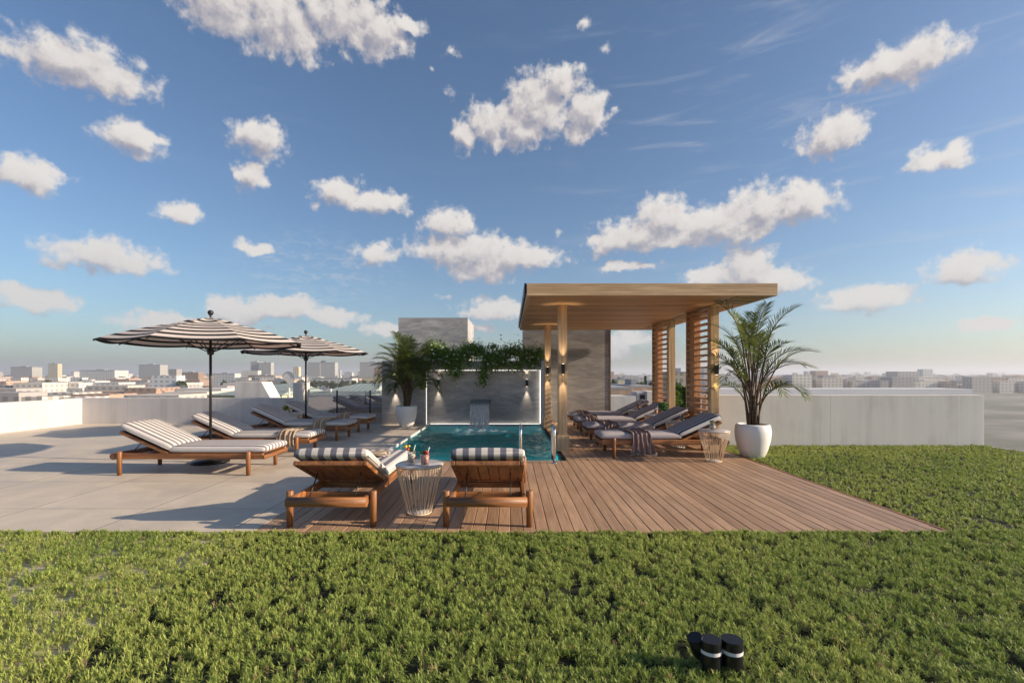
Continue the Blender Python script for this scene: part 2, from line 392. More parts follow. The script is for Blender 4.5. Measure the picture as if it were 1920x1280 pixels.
def blades(name, cx, cy, nb, hgt, wid, label, z0=-.03, spread=.004, leaf=.024):
    """rosettes of short leaves on stalks; thinned where a small-scale noise dips, so the thatch shows"""
    pit = vnoise(cx, cy, 13, 21)*.55+vnoise(cx, cy, 27, 22)*.45
    keep = rng.random(len(cx)) < np.clip((pit-.25)*5, 0, 1); cx = cx[keep]; cy = cy[keep]; pit = pit[keep]
    n = len(cx); tot = n*nb; g = np.repeat(np.arange(n), nb)
    top = z0+hgt*(.45+.75*np.clip(pit*1.25-.1, 0, 1)+rng.normal(0, .12, n))
    lx = rng.normal(0, .22, n); ly = rng.normal(0, .22, n)               # lean of each rosette
    a = rng.random(tot)*2*PI; q = rng.random(tot)
    tilt = .15+1.15*q
    L = leaf*(.7+.6*rng.random(tot))
    bz = top[g]-.022*q-rng.random(tot)*.010
    bx = cx[g]+rng.normal(0, spread, tot); by = cy[g]+rng.normal(0, spread, tot)
    U = np.stack([np.cos(a)*np.sin(tilt)+lx[g], np.sin(a)*np.sin(tilt)+ly[g], np.cos(tilt)], 1); U /= np.linalg.norm(U, axis=1)[:, None]; U *= L[:, None]
    w = wid*(.7+.6*rng.random(tot)); Sd = np.stack([-np.sin(a)*w, np.cos(a)*w, 0*a], 1)
    B = np.stack([bx, by, bz], 1); mid = B+U*.5; tip = B+U+np.stack([np.cos(a)*L*.12, np.sin(a)*L*.12, -L*.10], 1)
    V = np.stack([B-Sd*.5, B+Sd*.5, mid+Sd, mid-Sd, tip+Sd*.1, tip-Sd*.1], 1).reshape(-1, 3)
    k = np.arange(tot)[:, None]*6
    Fq = np.concatenate([k+np.array([[0,1,2,3]]), k+np.array([[3,2,4,5]])], 0)
    hue = vnoise(cx, cy, 1.3, 9)[g]*.45+vnoise(cx, cy, 30, 12)[g]*.3+rng.random(tot)*.25
    c0 = np.array([.17,.27,.055]); c1 = np.array([.50,.54,.15]); c2 = np.array([.40,.29,.16])
    C = c0+(c1-c0)*hue[:, None]
    brown = (rng.random(n) < .018)[g] | (rng.random(tot) < .02); C[brown] = c2
    C *= (.8+.4*rng.random(tot))[:, None]; C = np.repeat(C, 6, 0)
    ob = npmesh(name, V, Fq, grassmat, cols=C)
    tag(ob, label, 'grass', kind='stuff'); return ob
def scatter(d0, d1, dens, wfun):
    out = []
    for dd in np.arange(d0, d1, .1):
        xa, xb = wfun(dd); nn = int((xb-xa)*.1*dens)
        out.append(np.stack([rng.uniform(xa, xb, nn), rng.uniform(dd, min(dd+.1, d1), nn)], 1))
    o = np.concatenate(out); return o[:, 0], o[:, 1]
cx, cy = scatter(1.55, 4.085, 3000, lambda d: (-(1.08*d+.55), 1.08*d+.55))
blades('lawn_grass', cx, cy, 13, .042, .0017, 'thick green lawn of tufty blades filling the foreground up to the deck edge')
cx, cy = scatter(4.085, 9.02, 1100, lambda d: (3.79, min(8.9, 1.09*d+.4)))
blades('lawn_grass', cx, cy, 12, .035, .0034, 'short lit green lawn strip beside the deck beneath the large white planter')
tag(MB().box(-9, 9, -3, DY0-.004, -.05, -.034).box(DX1+.03, RX, DY0, 9.1, -.05, -.02).build('soil', plain('soil', (.012,.016,.006), .95)), kind='structure')
for o_ in COL.objects:
    if o_.name == 'terrace_floor': pass

# ------------------------------------------------------------------ pool
m, N = newmat('pool_mosaic'); o = N.obj()
b = N.node('ShaderNodeTexBrick'); s = N.sep(o); N.put(b.inputs['Vector'], N.xyz(N.math('ADD', s[0], N.math('MULTIPLY', s[2], .37)), N.math('ADD', s[1], s[2]), 0)); b.offset = 0
b.inputs['Scale'].default_value = 1; b.inputs['Brick Width'].default_value = .05; b.inputs['Row Height'].default_value = .05; b.inputs['Mortar Size'].default_value = .002
b.inputs['Color1'].default_value = (.09,.36,.39,1); b.inputs['Color2'].default_value = (.13,.44,.46,1); b.inputs['Mortar'].default_value = (.22,.45,.46,1)
N.put(N.p['Base Color'], b.outputs[0]); N.p['Roughness'].default_value = .3
pb = MB(); D = -1.2
pb.add([(PX0,PY0,D),(PX1,PY0,D),(PX1,PY1,D),(PX0,PY1,D)], [(0,1,2,3)])
for (a, b_) in (((PX0,PY0),(PX1,PY0)), ((PX1,PY0),(PX1,PY1)), ((PX1,PY1),(PX0,PY1)), ((PX0,PY1),(PX0,PY0))):
    pb.add([(a[0],a[1],D),(b_[0],b_[1],D),(b_[0],b_[1],-.006),(a[0],a[1],-.006)], [(0,1,2,3)])
tag(pb.build('pool_basin', m), kind='structure')
m, N = newmat('pool_water'); o = N.obj()
WFX, WFY = px(900, 12.0), 12.0
dv = N.vec('SUBTRACT', o, (WFX, WFY, 0)); dist = N.vec('LENGTH', N.vec('MULTIPLY', dv, (1, 1, 0)))
rip = N.math('SINE', N.math('MULTIPLY', N.math('ADD', dist, N.math('MULTIPLY', N.noise(o, 3, 3), .35)), 26))
near = N.mapr(dist, 0, 3.2, 1, .06, True)
nz = N.noise(N.mapping(o, (1, 1.6, 1)), 3.2, 5, .55, 1.2)
nf = N.noise(o, 16, 4, .6, .6)
h = N.math('ADD', N.math('ADD', N.math('MULTIPLY', nz, 1.0), N.math('MULTIPLY', nf, N.mapr(dist, 0, 2.2, .5, .12))), N.math('MULTIPLY', rip, N.math('MULTIPLY', near, .09)))
bn = N.bump(h, .6, .035)
N.n.remove(N.n['Principled BSDF'])
gl = N.node('ShaderNodeBsdfGlossy'); gl.inputs['Roughness'].default_value = .02; N.put(gl.inputs['Normal'], bn)
rf = N.node('ShaderNodeBsdfRefraction'); rf.inputs['IOR'].default_value = 1.33; rf.inputs['Roughness'].default_value = .02; rf.inputs['Color'].default_value = (.62,.93,.97,1); N.put(rf.inputs['Normal'], bn)
fr = N.node('ShaderNodeFresnel'); fr.inputs[0].default_value = 1.33; N.put(fr.inputs['Normal'], bn)
ms = N.node('ShaderNodeMixShader'); N.l.new(fr.outputs[0], ms.inputs[0]); N.l.new(rf.outputs[0], ms.inputs[1]); N.l.new(gl.outputs[0], ms.inputs[2])
# foam where the water lands
fo = N.node('ShaderNodeBsdfDiffuse'); fo.inputs[0].default_value = (.8,.84,.88,1)
fn = N.noise(o, 22, 6, .7, 1.0)
ff = N.math('MULTIPLY', N.mapr(fn, .42, .62, 0, 1, True), N.mapr(dist, .1, 1.1, 1, 0, True), clamp=True)
m3 = N.node('ShaderNodeMixShader'); N.put(m3.inputs[0], ff); N.l.new(ms.outputs[0], m3.inputs[1]); N.l.new(fo.outputs[0], m3.inputs[2])
N.l.new(m3.outputs[0], N.out.inputs[0])
nxw, nyw = 150, 270
gx, gy = np.meshgrid(np.linspace(PX0+.02, PX1, nxw), np.linspace(PY0, PY1, nyw)); gx = gx.ravel(); gy = gy.ravel()
rr_ = np.hypot(gx-WFX, (gy-WFY))
wob = (vnoise(gx, gy, 2.3, 41)-.5)*1.5
hz_ = .022*(vnoise(gx, gy*1.25, 3.1, 31)-.5)*2 + .014*(vnoise(gx+5, gy*1.3, 6.7, 32)-.5)*2 + .008*(vnoise(gx, gy*1.2, 14, 33)-.5)*2
hz_ += .007*np.sin(rr_*21+wob*4)*np.exp(-rr_*.55) + .010*np.exp(-rr_*3.5)*(vnoise(gx, gy, 22, 34)-.5)*2
idx_ = np.arange(nxw*nyw).reshape(nyw, nxw)
Fq = np.stack([idx_[:-1,:-1], idx_[:-1,1:], idx_[1:,1:], idx_[1:,:-1]], -1).reshape(-1, 4)
tag(npmesh('pool_water', np.stack([gx, gy, -.055+hz_], 1), Fq, m, smooth=True), kind='structure')
lens_m = emis('pool_fill_lens', (.6,.95,1), .8)
for (x, e, lab) in ((-1.6, 80, 'added underwater fill light, out of view in the near pool wall, at its left end'), (-.7, 70, 'added underwater fill light, out of view in the middle of the near pool wall'), (.35, 120, 'added underwater fill light, out of view in the near pool wall below the ladder')):  # lamps added out of view to brighten the basin under the refracting water
    t = thing('pool_fill_light', lab, 'added fill light', (x, PY0, -.55), 0, 'added fill lights in the near pool wall'); Mw = Matrix.Rotation(-PI/2, 4, 'X')
    MB().lathe([(.10,0),(.10,.02),(.08,.025)], 20, M=Mw).build('rim', steel, t)
    MB().add([Mw @ Vector((.079*math.cos(2*PI*k/20), .079*math.sin(2*PI*k/20), .022)) for k in range(20)], [tuple(range(20))]).build('lens', lens_m, t)
    l = bpy.data.lights.new('pool_fill_light', 'SPOT'); l.energy = e; l.color = (.30,.88,.92); l.shadow_soft_size = .06; l.spot_size = R(125); l.spot_blend = .5
    q = bpy.data.objects.new('glow', l); COL.objects.link(q); q.parent = t; q.location = (0, .04, 0); q.rotation_euler = (R(78), 0, 0)

# ------------------------------------------------------------------ wall lamps
def spot(parent, loc, down, energy, size=48, col=(1,.82,.62), blend=1.0):
    l = bpy.data.lights.new('lamp_beam', 'SPOT'); l.energy = energy; l.spot_size = R(size); l.spot_blend = blend; l.color = col; l.shadow_soft_size = .012
    q = bpy.data.objects.new('lamp_beam', l); COL.objects.link(q); q.parent = parent; q.location = loc
    q.rotation_euler = (0, 0, 0) if down else (PI, 0, 0)
bulb = emis('lamp_bulb', (1,.85,.65), 4)
def wall_lamp(x, y, z0, z1, label, energy, w=.055, parts=True, downk=1.0, size=48):
    t = thing('wall_lamp', label, 'wall lamp', (x, y, (z0+z1)/2), 0, 'up and down wall lamps')
    h = (z1-z0)/2
    MB().box(-w/2, w/2, -.085, -.025, -h, h).build('lamp_body', black, t, bevel=.004)
    MB().box(-w*.35, w*.35, -.025, -.001, -h*.5, h*.5).build('bracket', black, t)
    MB().box(-w*.32, w*.32, -.075, -.035, -h-.003, -h-.001).build('bulb', bulb, t)
    MB().box(-w*.32, w*.32, -.075, -.035, h+.001, h+.003).build('bulb', bulb, t)
    spot(t, (0, -.055, -h-.006), True, energy*downk, size); spot(t, (0, -.055, h+.006), False, energy, size)

# ------------------------------------------------------------------ walls round the pool
NY = 13.08                     # back of the niche
WF = 12.80                     # front plane of the wall round it
TOP = 1.69
nx0, nx1, nz1 = px(803, 13.08)+.0, px(1013, 13.08), 1.437
t = thing('fountain_wall', 'grey veined stone wall with a lit recessed niche at the far end of the pool', 'wall', (0, WF, 0))
def P(mb, name, mat, par=t, org=None, **k):
    o = mb.build(name, mat, None, org if org else par.location, **k); o.parent = par
    o.location = Vector(org if org else par.location)-par.location; return o
L0 = px(716, WF)
P(MB().box(L0, nx0, WF, 13.3, -.04, TOP), 'side_panel', stone_grey)
P(MB().box(nx0, nx1, WF, 13.3, nz1, TOP), 'header', stone_grey)
P(MB().box(nx1+.001, nx1+.12, 12.20, 13.3, -.04, TOP-.01), 'return_wall', whiteplaster)
P(MB().box(nx0, nx1, NY, 13.3, -.3, nz1), 'niche_panel', stone_grey)
for b_ in ((nx0, nx0+.004, WF-.016, WF+.012, 0, nz1), (nx0+.007, nx1, WF-.016, WF+.012, nz1-.008, nz1), (nx1-.012, nx1-.001, 13.0, 13.05, .0, nz1-.02), (nx0+.02, nx1-.02, NY-.04, NY-.02, -.02, -.010)):
    P(MB().box(*b_), 'led_strip', led)
P(MB().box(nx0+.03, nx1, PY1-.025, NY, -.07, -.018), 'ledge', whiteplaster)
for (p_, lab) in ((822.3, 'black up and down lamp on the stone niche left of the waterfall'), (987.6, 'black up and down lamp on the stone niche right of the waterfall')):
    wall_lamp(px(p_, NY), NY, pz(724, NY), pz(711, NY), lab, 17, .062)
wall_lamp(px(742, WF), WF, pz(728, WF), pz(716, WF), 'black lamp on the stone wall behind the potted palm left of the pool', 24, .062)

tag(MB().box(px(747,14), px(877,14), 14, 16.3, -.04, pz(595.5,14)).build('stone_tower', stone_grey, origin=(-2,14,0)), 'tall square grey stone tower rising behind the fountain wall', 'tower')
t = thing('stone_wall', 'tall taupe stone wall behind the pergola loungers', 'wall', (1.5, 13.32, 0))
SWX0 = px(980, 13.32)
P(MB().box(SWX0, px(1143.5,13.32), 13.32, 13.7, -1.6, 2.62), 'wall_face', stone_warm, t)
P(MB().box(px(1143.5,13.32)+.002, px(1143.5,13.32)+.022, 13.30, 13.7, -1.6, 2.62), 'edge_trim', plain('brass_trim', (.30,.22,.15), .4, .5), t)

# waterfall spout + water
t = thing('waterfall_spout', 'dark steel blade spout on the niche wall pouring a sheet of water into the pool', 'fountain', (px(900.5,12.6), NY, pz(753.5,12.5)))
MB().box(-.25, .25, -.62, 0, -.045, .045).build('spout', plain('spout_metal', (.10,.11,.13), .3, .8), t, bevel=.006)
m, N = newmat('falling_water'); o = N.obj()
n = N.noise(N.mapping(o, (38, 38, 1.3)), 1, 5, .65, .4)
n2 = N.noise(N.mapping(o, (90, 90, 3)), 1, 3)
N.n.remove(N.n['Principled BSDF'])
tp = N.node('ShaderNodeBsdfTransparent'); gz = N.node('ShaderNodeBsdfGlossy'); gz.inputs[1].default_value = .12; N.put(gz.inputs['Normal'], N.bump(n, 1, .03))
df = N.node('ShaderNodeBsdfTranslucent'); df.inputs[0].default_value = (.85,.9,1,1)
ad = N.node('ShaderNodeMixShader'); ad.inputs[0].default_value = .5; N.l.new(gz.outputs[0], ad.inputs[1]); N.l.new(df.outputs[0], ad.inputs[2])
mx = N.node('ShaderNodeMixShader'); N.put(mx.inputs[0], N.mapr(N.math('MULTIPLY', n, N.math('ADD', n2, .5)), .34, .62, .18, .95, True)); N.l.new(tp.outputs[0], mx.inputs[1]); N.l.new(ad.outputs[0], mx.inputs[2])
N.l.new(mx.outputs[0], N.out.inputs[0])
for lay in range(2):
    sh = MB(); nxs, nzs = 50, 26; vs = []; fs = []
    z_end = -.06-t.location.z
    for j in range(nzs+1):
        q = j/nzs
        for i in range(nxs+1):
            u = i/nxs*2-1
            y = -.62-.012*lay-.20*math.sqrt(q)*(1+.0*u) + .012*math.sin(u*23+lay*2)*q+.01*math.sin(u*51)*q
            vs.append((u*.243*(1+.04*q*(1 if lay else -.4)), y, -.03+(z_end+.03)*q))
    for j in range(nzs):
        for i in range(nxs):
            a = j*(nxs+1)+i; fs.append((a, a+1, a+nxs+2, a+nxs+1))
    sh.add(vs, fs, True).build('water_sheet', m, t)

# planter ledge vines
def leafcloud(name, pts, size, mat, parent=None, c0=(.08,.17,.03), c1=(.36,.48,.11), origin=(0,0,0), flat=0.0, elong=1.6):
    n = len(pts); pts = np.asarray(pts)
    a = rng.normal(size=(n, 3)); a[:, 2] *= (1-flat); a /= np.linalg.norm(a, axis=1)[:, None]
    b = rng.normal(size=(n, 3)); b -= (a*b).sum(1)[:, None]*a; b /= np.linalg.norm(b, axis=1)[:, None]
    nn = np.cross(a, b); s = size*(.6+.8*rng.random(n))[:, None]
    V = np.stack([pts-a*s*elong*.5, pts-b*s*.42+nn*s*.12, pts+a*s*elong*.5, pts+b*s*.42+nn*s*.12], 1).reshape(-1, 3)
    Fq = np.arange(n*4).reshape(n, 4)
    t_ = rng.random(n)[:, None]**1.5; C = np.array(c0)+(np.array(c1)-np.array(c0))*t_
    return npmesh(name, V, Fq, mat, parent, np.repeat(C, 4, 0), origin=origin)
leafmat = grassmat
vine = thing('trailing_vine', 'dark green trailing vine with small white flowers spilling over the fountain wall', 'plant', (px(905,12.75), 12.9, TOP))
blobs = []
for pxx in range(806, 1012, 5):
    yy = 664 + 6*math.sin(pxx*.09)
    blobs.append((pxx, yy+random.uniform(-7, 5), 9+random.uniform(0, 5), 11+random.uniform(0,7)))
blobs += [(845,690,14,14),(855,702,9,12),(862,690,9,10),(878,668,16,18),(905,703,12,15),(904,716,9,7),(912,690,12,14),(938,682,10,10),(965,684,8,10),(975,690,6,8),(998,680,8,10),(992,668,14,12),(1005,672,9,9),(885,650,14,8),(925,650,12,8),(817,670,9,14)]
pts = []
for (bx, by, rx_, ry_) in blobs:
    n = int(rx_*ry_*2.6)
    for _ in range(n):
        r_ = abs(random.gauss(0, .62)); a = random.random()*2*PI
        d = 12.75+random.uniform(-.16, .22) if by < 677 else WF-random.uniform(.03, .16)
        pts.append((px(bx+math.cos(a)*r_*rx_, d), d, pz(by+math.sin(a)*r_*ry_, d)))
for k in range(90):     # loose hanging and upward sprigs
    bx = random.uniform(806, 1012); d = 12.72; x0 = px(bx, d); up = random.random() < .45
    L = random.uniform(.10, .30)*(1.15 if not up else 1); sx2 = random.uniform(-.12, .12)
    for j in range(16):
        q = j/16; pts.append((x0+sx2*q+random.gauss(0, .012), WF-.08-.05*q+random.gauss(0,.02), (1.83+L*q) if up else (1.66-L*1.1*q)))
leafcloud('foliage', np.array(pts)-np.array(vine.location), .034, leafmat, vine)
fpts = []
for (bx, by, rx_, ry_) in blobs:
    a = random.random()*2*PI; d = WF-.27
    fpts.append((px(bx+math.cos(a)*rx_*.7, d), d, pz(by+math.sin(a)*ry_*.7, d)))
for fp in fpts:
    leafcloud('flower', np.repeat(np.array([fp]), 5, 0)+rng.normal(0, .010, (5, 3))-np.array(vine.location), .042, leafmat, vine, (.62,.62,.5), (.85,.85,.78), elong=1)
for k in range(14):
    sb = MB()
    x0 = px(random.uniform(815, 1005), 12.78)-vine.location.x
    sb.tube([(x0, -.02, .02), (x0+.05, -.12, .06), (x0+random.uniform(-.06,.1), -.16, -.06), (x0+random.uniform(-.1,.1), -.15, -.3)], .004, 5)
    sb.build('stem', plain('vine_stem', (.07,.05,.025), .8), vine)
v2 = thing('trailing_vine', 'leafy vine hanging down the wall corner between the palm and the niche', 'plant', (px(796,12.7), 12.7, TOP))
pts = []
for (bx, by, rx_, ry_) in ((800,665,14,20),(795,690,12,18),(790,708,10,16),(793,722,7,9),(783,695,9,15),(812,655,10,9)):
    for _ in range(int(rx_*ry_*2.6)):
        r_ = random.random()**.5; a = random.random()*2*PI; d = WF-random.uniform(.03,.2)
        pts.append((px(bx+math.cos(a)*r_*rx_, d), d, pz(by+math.sin(a)*r_*ry_, d)))
leafcloud('foliage', np.array(pts)-np.array(v2.location), .034, leafmat, v2, (.06,.15,.02), (.26,.40,.06))

# ------------------------------------------------------------------ pergola
pg = thing('pergola', 'large timber pergola with flat roof and slatted screens over the right loungers', 'pergola', (2.1, 10.1, 0))
def Q(mb, name, mat, par=pg, **k):
    o = mb.build(name, mat, par, (0,0,0), **k); o.location = -pg.location; return o
def QW(mb, name, mat, base, par=None, **k):        # part with its own base point, given in world space
    o = mb.build(name, mat, None, base, **k); p_ = par or pg; o.parent = p_
    o.location = Vector(base)-(pg.location if par is None else (pg.location+par.location)); return o
RY0, RY1, RXL, RXR = 7.27, 13.06, .25, 4.05
ZB, ZT, ZC = 2.53, 2.715, 2.545
QW(MB().box(RXL, RXR, RY0, RY0+.06, ZB, ZT), 'front_fascia', oak['x'], (2.1, RY0, ZB), bevel=.003)
QW(MB().box(RXL, RXL+.06, RY0+.062, RY1-.062, ZB, ZT), 'side_fascia', oak['y'], (RXL, 10, ZB), bevel=.003)
QW(MB().box(RXR-.06, RXR, RY0+.062, RY1-.062, ZB, ZT), 'side_fascia', oak['y'], (RXR, 10, ZB), bevel=.003)
QW(MB().box(RXL, RXR, RY1-.06, RY1, ZB, ZT), 'back_fascia', oak['x'], (2.1, RY1, ZB), bevel=.003)
SX = 3.50
cl = MB()
for (a, b) in ((RY0+.062, 8.50), (8.54, 12.02), (12.06, RY1-.062)): cl.box(RXL+.062, SX, a, b, ZC, ZC+.03)
Q(cl, 'ceiling', oak_ceiling)
Q(MB().box(RXL+.062, RXR-.064, RY0+.062, RY1-.062, ZC+.06, ZC+.11), 'roof_deck', plain('roof_membrane', (.05,.045,.04), .8))  # carried on over the open slats to darken the gaps between them
sl = MB(); y = RY0+.14
while y < RY1-.1:
    sl.box(SX+.03, RXR-.062, y, y+.075, ZC-.006, ZC+.05); y += .17
Q(sl, 'roof_slats', oak['x'])
Q(MB().box(RXL-.035, RXL-.002, RY0+.10, RY1-.05, ZB+.05, ZT+.02), 'gutter', plain('gutter_metal', (.02,.022,.03), .4, .5))
def post(x0, x1, y0, y1, base=True, mat=None):
    z0 = .27 if base else 0
    o = QW(MB().box(x0, x1, y0, y1, z0, ZC-.001), 'post', mat or oak['z'], ((x0+x1)/2, (y0+y1)/2, 0), bevel=.003)
    if base: QW(MB().box(x0-.035, x1+.035, y0-.035, y1+.035, 0, z0), 'base_block', oak['z'], ((x0+x1)/2, (y0+y1)/2, 0), o, bevel=.003)
post(px(1047,8.38), px(1063.5,8.38), 8.375, 8.53)
post(px(1021.6,11.75), px(1032.9,11.75), 11.75, 11.90)
p3x0, p3x1 = 3.525, 3.67
post(p3x0, p3x1, 8.44, 8.59, False)
post(p3x0, p3x1, 10.68, 10.83, False)
def screen(y0, y1):
    o = QW(MB().box(p3x0+.012, p3x1-.01, y1-.30, y1, 0, ZC-.001), 'slat_screen', cedar_z, (p3x0, y1, 0), bevel=.003)
    s_ = MB(); z = .10
    while z < 2.46:
        s_.box(p3x0-.03, p3x0+.075, y0+.002, y1-.032, z, z+.03); z += .112
    QW(s_, 'slats', cedar_y, (p3x0, y0, 0), o)
    QW(MB().box(p3x0-.034, p3x0+.010, y1-.029, y1+.01, 0, ZC-.001), 'edge_board', oak['z'], (p3x0, y1, 0), o)
cedar_y = wood('cedar_slats_y', (.36,.17,.075), (.60,.33,.16), 'y', 1, .5)
screen(8.592, 9.54); screen(10.832, 11.83)
wall_lamp(px(1055.3,8.375), 8.375, pz(701.5,8.3), pz(682,8.3), 'black up and down lamp on the nearest left pergola post', 15, .052)
wall_lamp(px(1026.5,11.75), 11.75, pz(702,11.7), pz(688,11.7), 'black up and down lamp on the far left pergola post beside the niche', 17, .055)
wall_lamp(px(1341.5,8.44), 8.44, pz(702,8.4), pz(684,8.4), 'black up and down lamp on the right pergola post behind palm fronds', 15, .055)

# ------------------------------------------------------------------ loungers
def stripes(name, axis, period, duty, ca, cb, extra=None):
    m, N = newmat(name); o = N.obj(); s = N.sep(o)[axis]
    f = N.math('FRACT', N.math('ADD', N.math('DIVIDE', s, period), 50.25))
    k = N.mapr(N.math('ABSOLUTE', N.math('SUBTRACT', f, .5)), duty/2-.02, duty/2+.02, 0, 1)
    c = N.mix(k, cb, ca)
    wv = N.noise(N.mapping(o, (240, 240, 240)), 1, 2)
    c = N.mix(1, c, N.ramp(wv, [(.3, (.84,.84,.84)), (.7, (1.08,1.08,1.08))]), 'MULTIPLY')
    N.put(N.p['Base Color'], c); N.p['Roughness'].default_value = .9; N.p['Specular IOR Level'].default_value = .15
    N.put(N.p['Normal'], N.bump(N.math('ADD', wv, N.math('MULTIPLY', N.noise(o, 9, 3), 2)), .22, .006))
    return m
fab_wide = stripes('blue_grey_stripes', 1, .11, .5, (.62,.58,.54), (.15,.15,.19))
fab_fine = stripes('taupe_stripes', 1, .09, .46, (.64,.61,.60), (.19,.175,.195))
fab_navy = stripes('navy_stripes', 1, .08, .58, (.72,.69,.66), (.06,.07,.12))
fab_grey = plain('grey_fabric', (.42,.39,.41), .9, 0, .06, 120, .15, .1)
LL = 2.05; HX = 1.30; BA = 24.5
def rbox(x0, x1, y0, y1, z0, z1, r, puff=.0, nx=14, ny=8, M=None, cross=None):
    """soft cushion: superellipse cross-sections"""
    vs = []; fs = []; nr = 28
    for i in range(nx+1):
        u = i/nx; uu = -math.cos(u*PI)          # denser at ends
        e = min(1, (1-abs(uu)**9))**.35 if abs(uu) < 1 else 0
        x = (x0+x1)/2+(x1-x0)/2*uu
        hy = (y1-y0)/2-r*(1-e)*.9; hz = ((z1-z0)/2)*max(.02, (.35+.65*e) if abs(uu) < 1 else .3)
        for k in range(nr):
            a = 2*PI*k/nr; c, s = math.cos(a), math.sin(a); p = .32
            y = math.copysign(abs(c)**p, c)*hy; z = math.copysign(abs(s)**(p*1.2), s)*hz
            pf = puff*(1-(y/hy)**2)*(1 if z > 0 else 0)*e
            vs.append((x, (y0+y1)/2+y, (z0+z1)/2+z+pf))
    for i in range(nx):
        for k in range(nr): fs.append((i*nr+k, (i+1)*nr+k, (i+1)*nr+(k+1)%nr, i*nr+(k+1)%nr))
    fs.append(tuple(range(nr))); fs.append(tuple(nx*nr+k for k in range(nr))[::-1])
    return MB().add(vs, fs, True, M)
def make_lounger(name, label, seat_mat, back_mat, group):
    t = thing(name, label, 'sun lounger', (0,0,0), 0, group)
    for (ya, yb_) in ((-.335,-.295),(.295,.335)): MB().box(.02, LL-.02, ya, yb_, .205, .285).build('side_rail', teak['x'], t, bevel=.012, seg=3)
    for (xa_, xb_, yw) in ((.0,.0195,.337),(HX,HX+.04,.2945),(LL-.34,LL-.30,.2945)): MB().box(xa_, xb_, -yw, yw, .207, .262).build('cross_rail', teak['y'], t, bevel=.005)
    MB().tube([(LL-.03,-.345,.245),(LL-.03,.345,.245)], .042, 14).build('head_rail', teak['y'], t)
    for (x, yy) in ((.20,-.368),(.20,.368),(LL-.14,-.368),(LL-.14,.368)):
        l_ = MB().tube([(0,0,0),(0,0,.31),(0,0,.318)], [.027,.031,.026], 16)
        o = l_.build('leg', teak['z'], t); o.location = (x, yy, 0)
    s_ = MB()
    for i in range(10): s_.box(.09+i*.12, .18+i*.12, -.294, .294, .262, .28)
    s_.build('seat_slats', teak['y'], t, bevel=.003, seg=1)
    M = Matrix.Translation((HX+.01, 0, .275)) @ Matrix.Rotation(-R(BA), 4, 'Y')
    b_ = MB()
    b_.box(0, .70, -.325, -.285, -.02, .022, M).box(0, .70, .285, .325, -.02, .022, M).box(.655, .70, -.285, .285, -.02, .022, M).box(0, .04, -.285, .285, -.02, .022, M)
    bf = b_.build('backrest_frame', teak['x'], t, bevel=.008)
    b2 = MB()
    for i in range(6):
        y0 = -.282+i*.0945; b2.box(.04, .655, y0, y0+.088, -.008, .008, M)
    b2.build('backrest_slats', teak['x'], bf, bevel=.002, seg=1)
    for yy in (-.20, .20):
        a = M @ Vector((.43, yy, -.02)); MB().tube([a, (HX+.62, yy, .235)], .006, 8).build('prop_rod', dark_metal, t)
    MB().tube([(HX+.62,-.29,.235),(HX+.62,.29,.235)], .007, 8).build('prop_bar', dark_metal, t)
    rbox(.0, HX-.0, -.33, .33, .285, .385, .02, .012, 18).build('seat_cushion', seat_mat, t)
    M2 = Matrix.Translation((HX-.015, 0, .285)) @ Matrix.Rotation(-R(BA), 4, 'Y')
    bc = rbox(.0, .75, -.33, .33, .02, .118, .02, .012, 18, M=M2).build('back_cushion', back_mat, t)
    for (yy) in (-.331, .331): MB().tube([M2 @ Vector((q*.75, yy, .045)) for q in (.03,.25,.5,.75,.97)], .004, 6).build('piping', fab_grey, bc)
    return t
def place(proto, first, x, y, rz, label, dx=0):
    o = proto if first else copy_tree(proto)
    o.location = (x, y, 0); o.rotation_euler = (0, 0, rz); o['label'] = label
    return o
A_ = make_lounger('sun_lounger', 'x', fab_wide, fab_wide, 'loungers facing the pool from the front deck')
place(A_, True, -1.58, 6.15, -PI/2, 'wide blue grey striped lounger at front left with a towel on its seat')
place(A_, False, -.20, 6.15, -PI/2, 'wide blue grey striped lounger seen from behind in the front centre of the deck')
B_ = make_lounger('sun_lounger', 'x', fab_fine, fab_fine, 'taupe striped loungers on the left terrace')
LROW = [(11.38,'farthest taupe striped lounger on the terrace, nearest the glass railing and beside the umbrella pole'),(9.98,'second farthest taupe striped lounger on the terrace with throw hanging over its side'),(8.18,'third taupe striped lounger on the terrace, its foot end with a tan throw'),(6.74,'nearest taupe striped terrace lounger at the left with no throw')]
for i, (y, lab) in enumerate(LROW): place(B_, i == 0, -3.28, y, PI, lab)
C_ = make_lounger('sun_lounger', 'x', fab_grey, fab_navy, 'navy backed loungers under the pergola')
RROW = [(8.04,'nearest navy backed lounger under the pergola, beside the large white planter'),(9.46,'second navy backed lounger from the front under the pergola'),(10.82,'third navy backed lounger from the front under the pergola'),(12.10,'farthest navy backed lounger under the pergola by the stone wall')]
for i, (y, lab) in enumerate(RROW): place(C_, i == 0, 1.455, y, 0, lab)

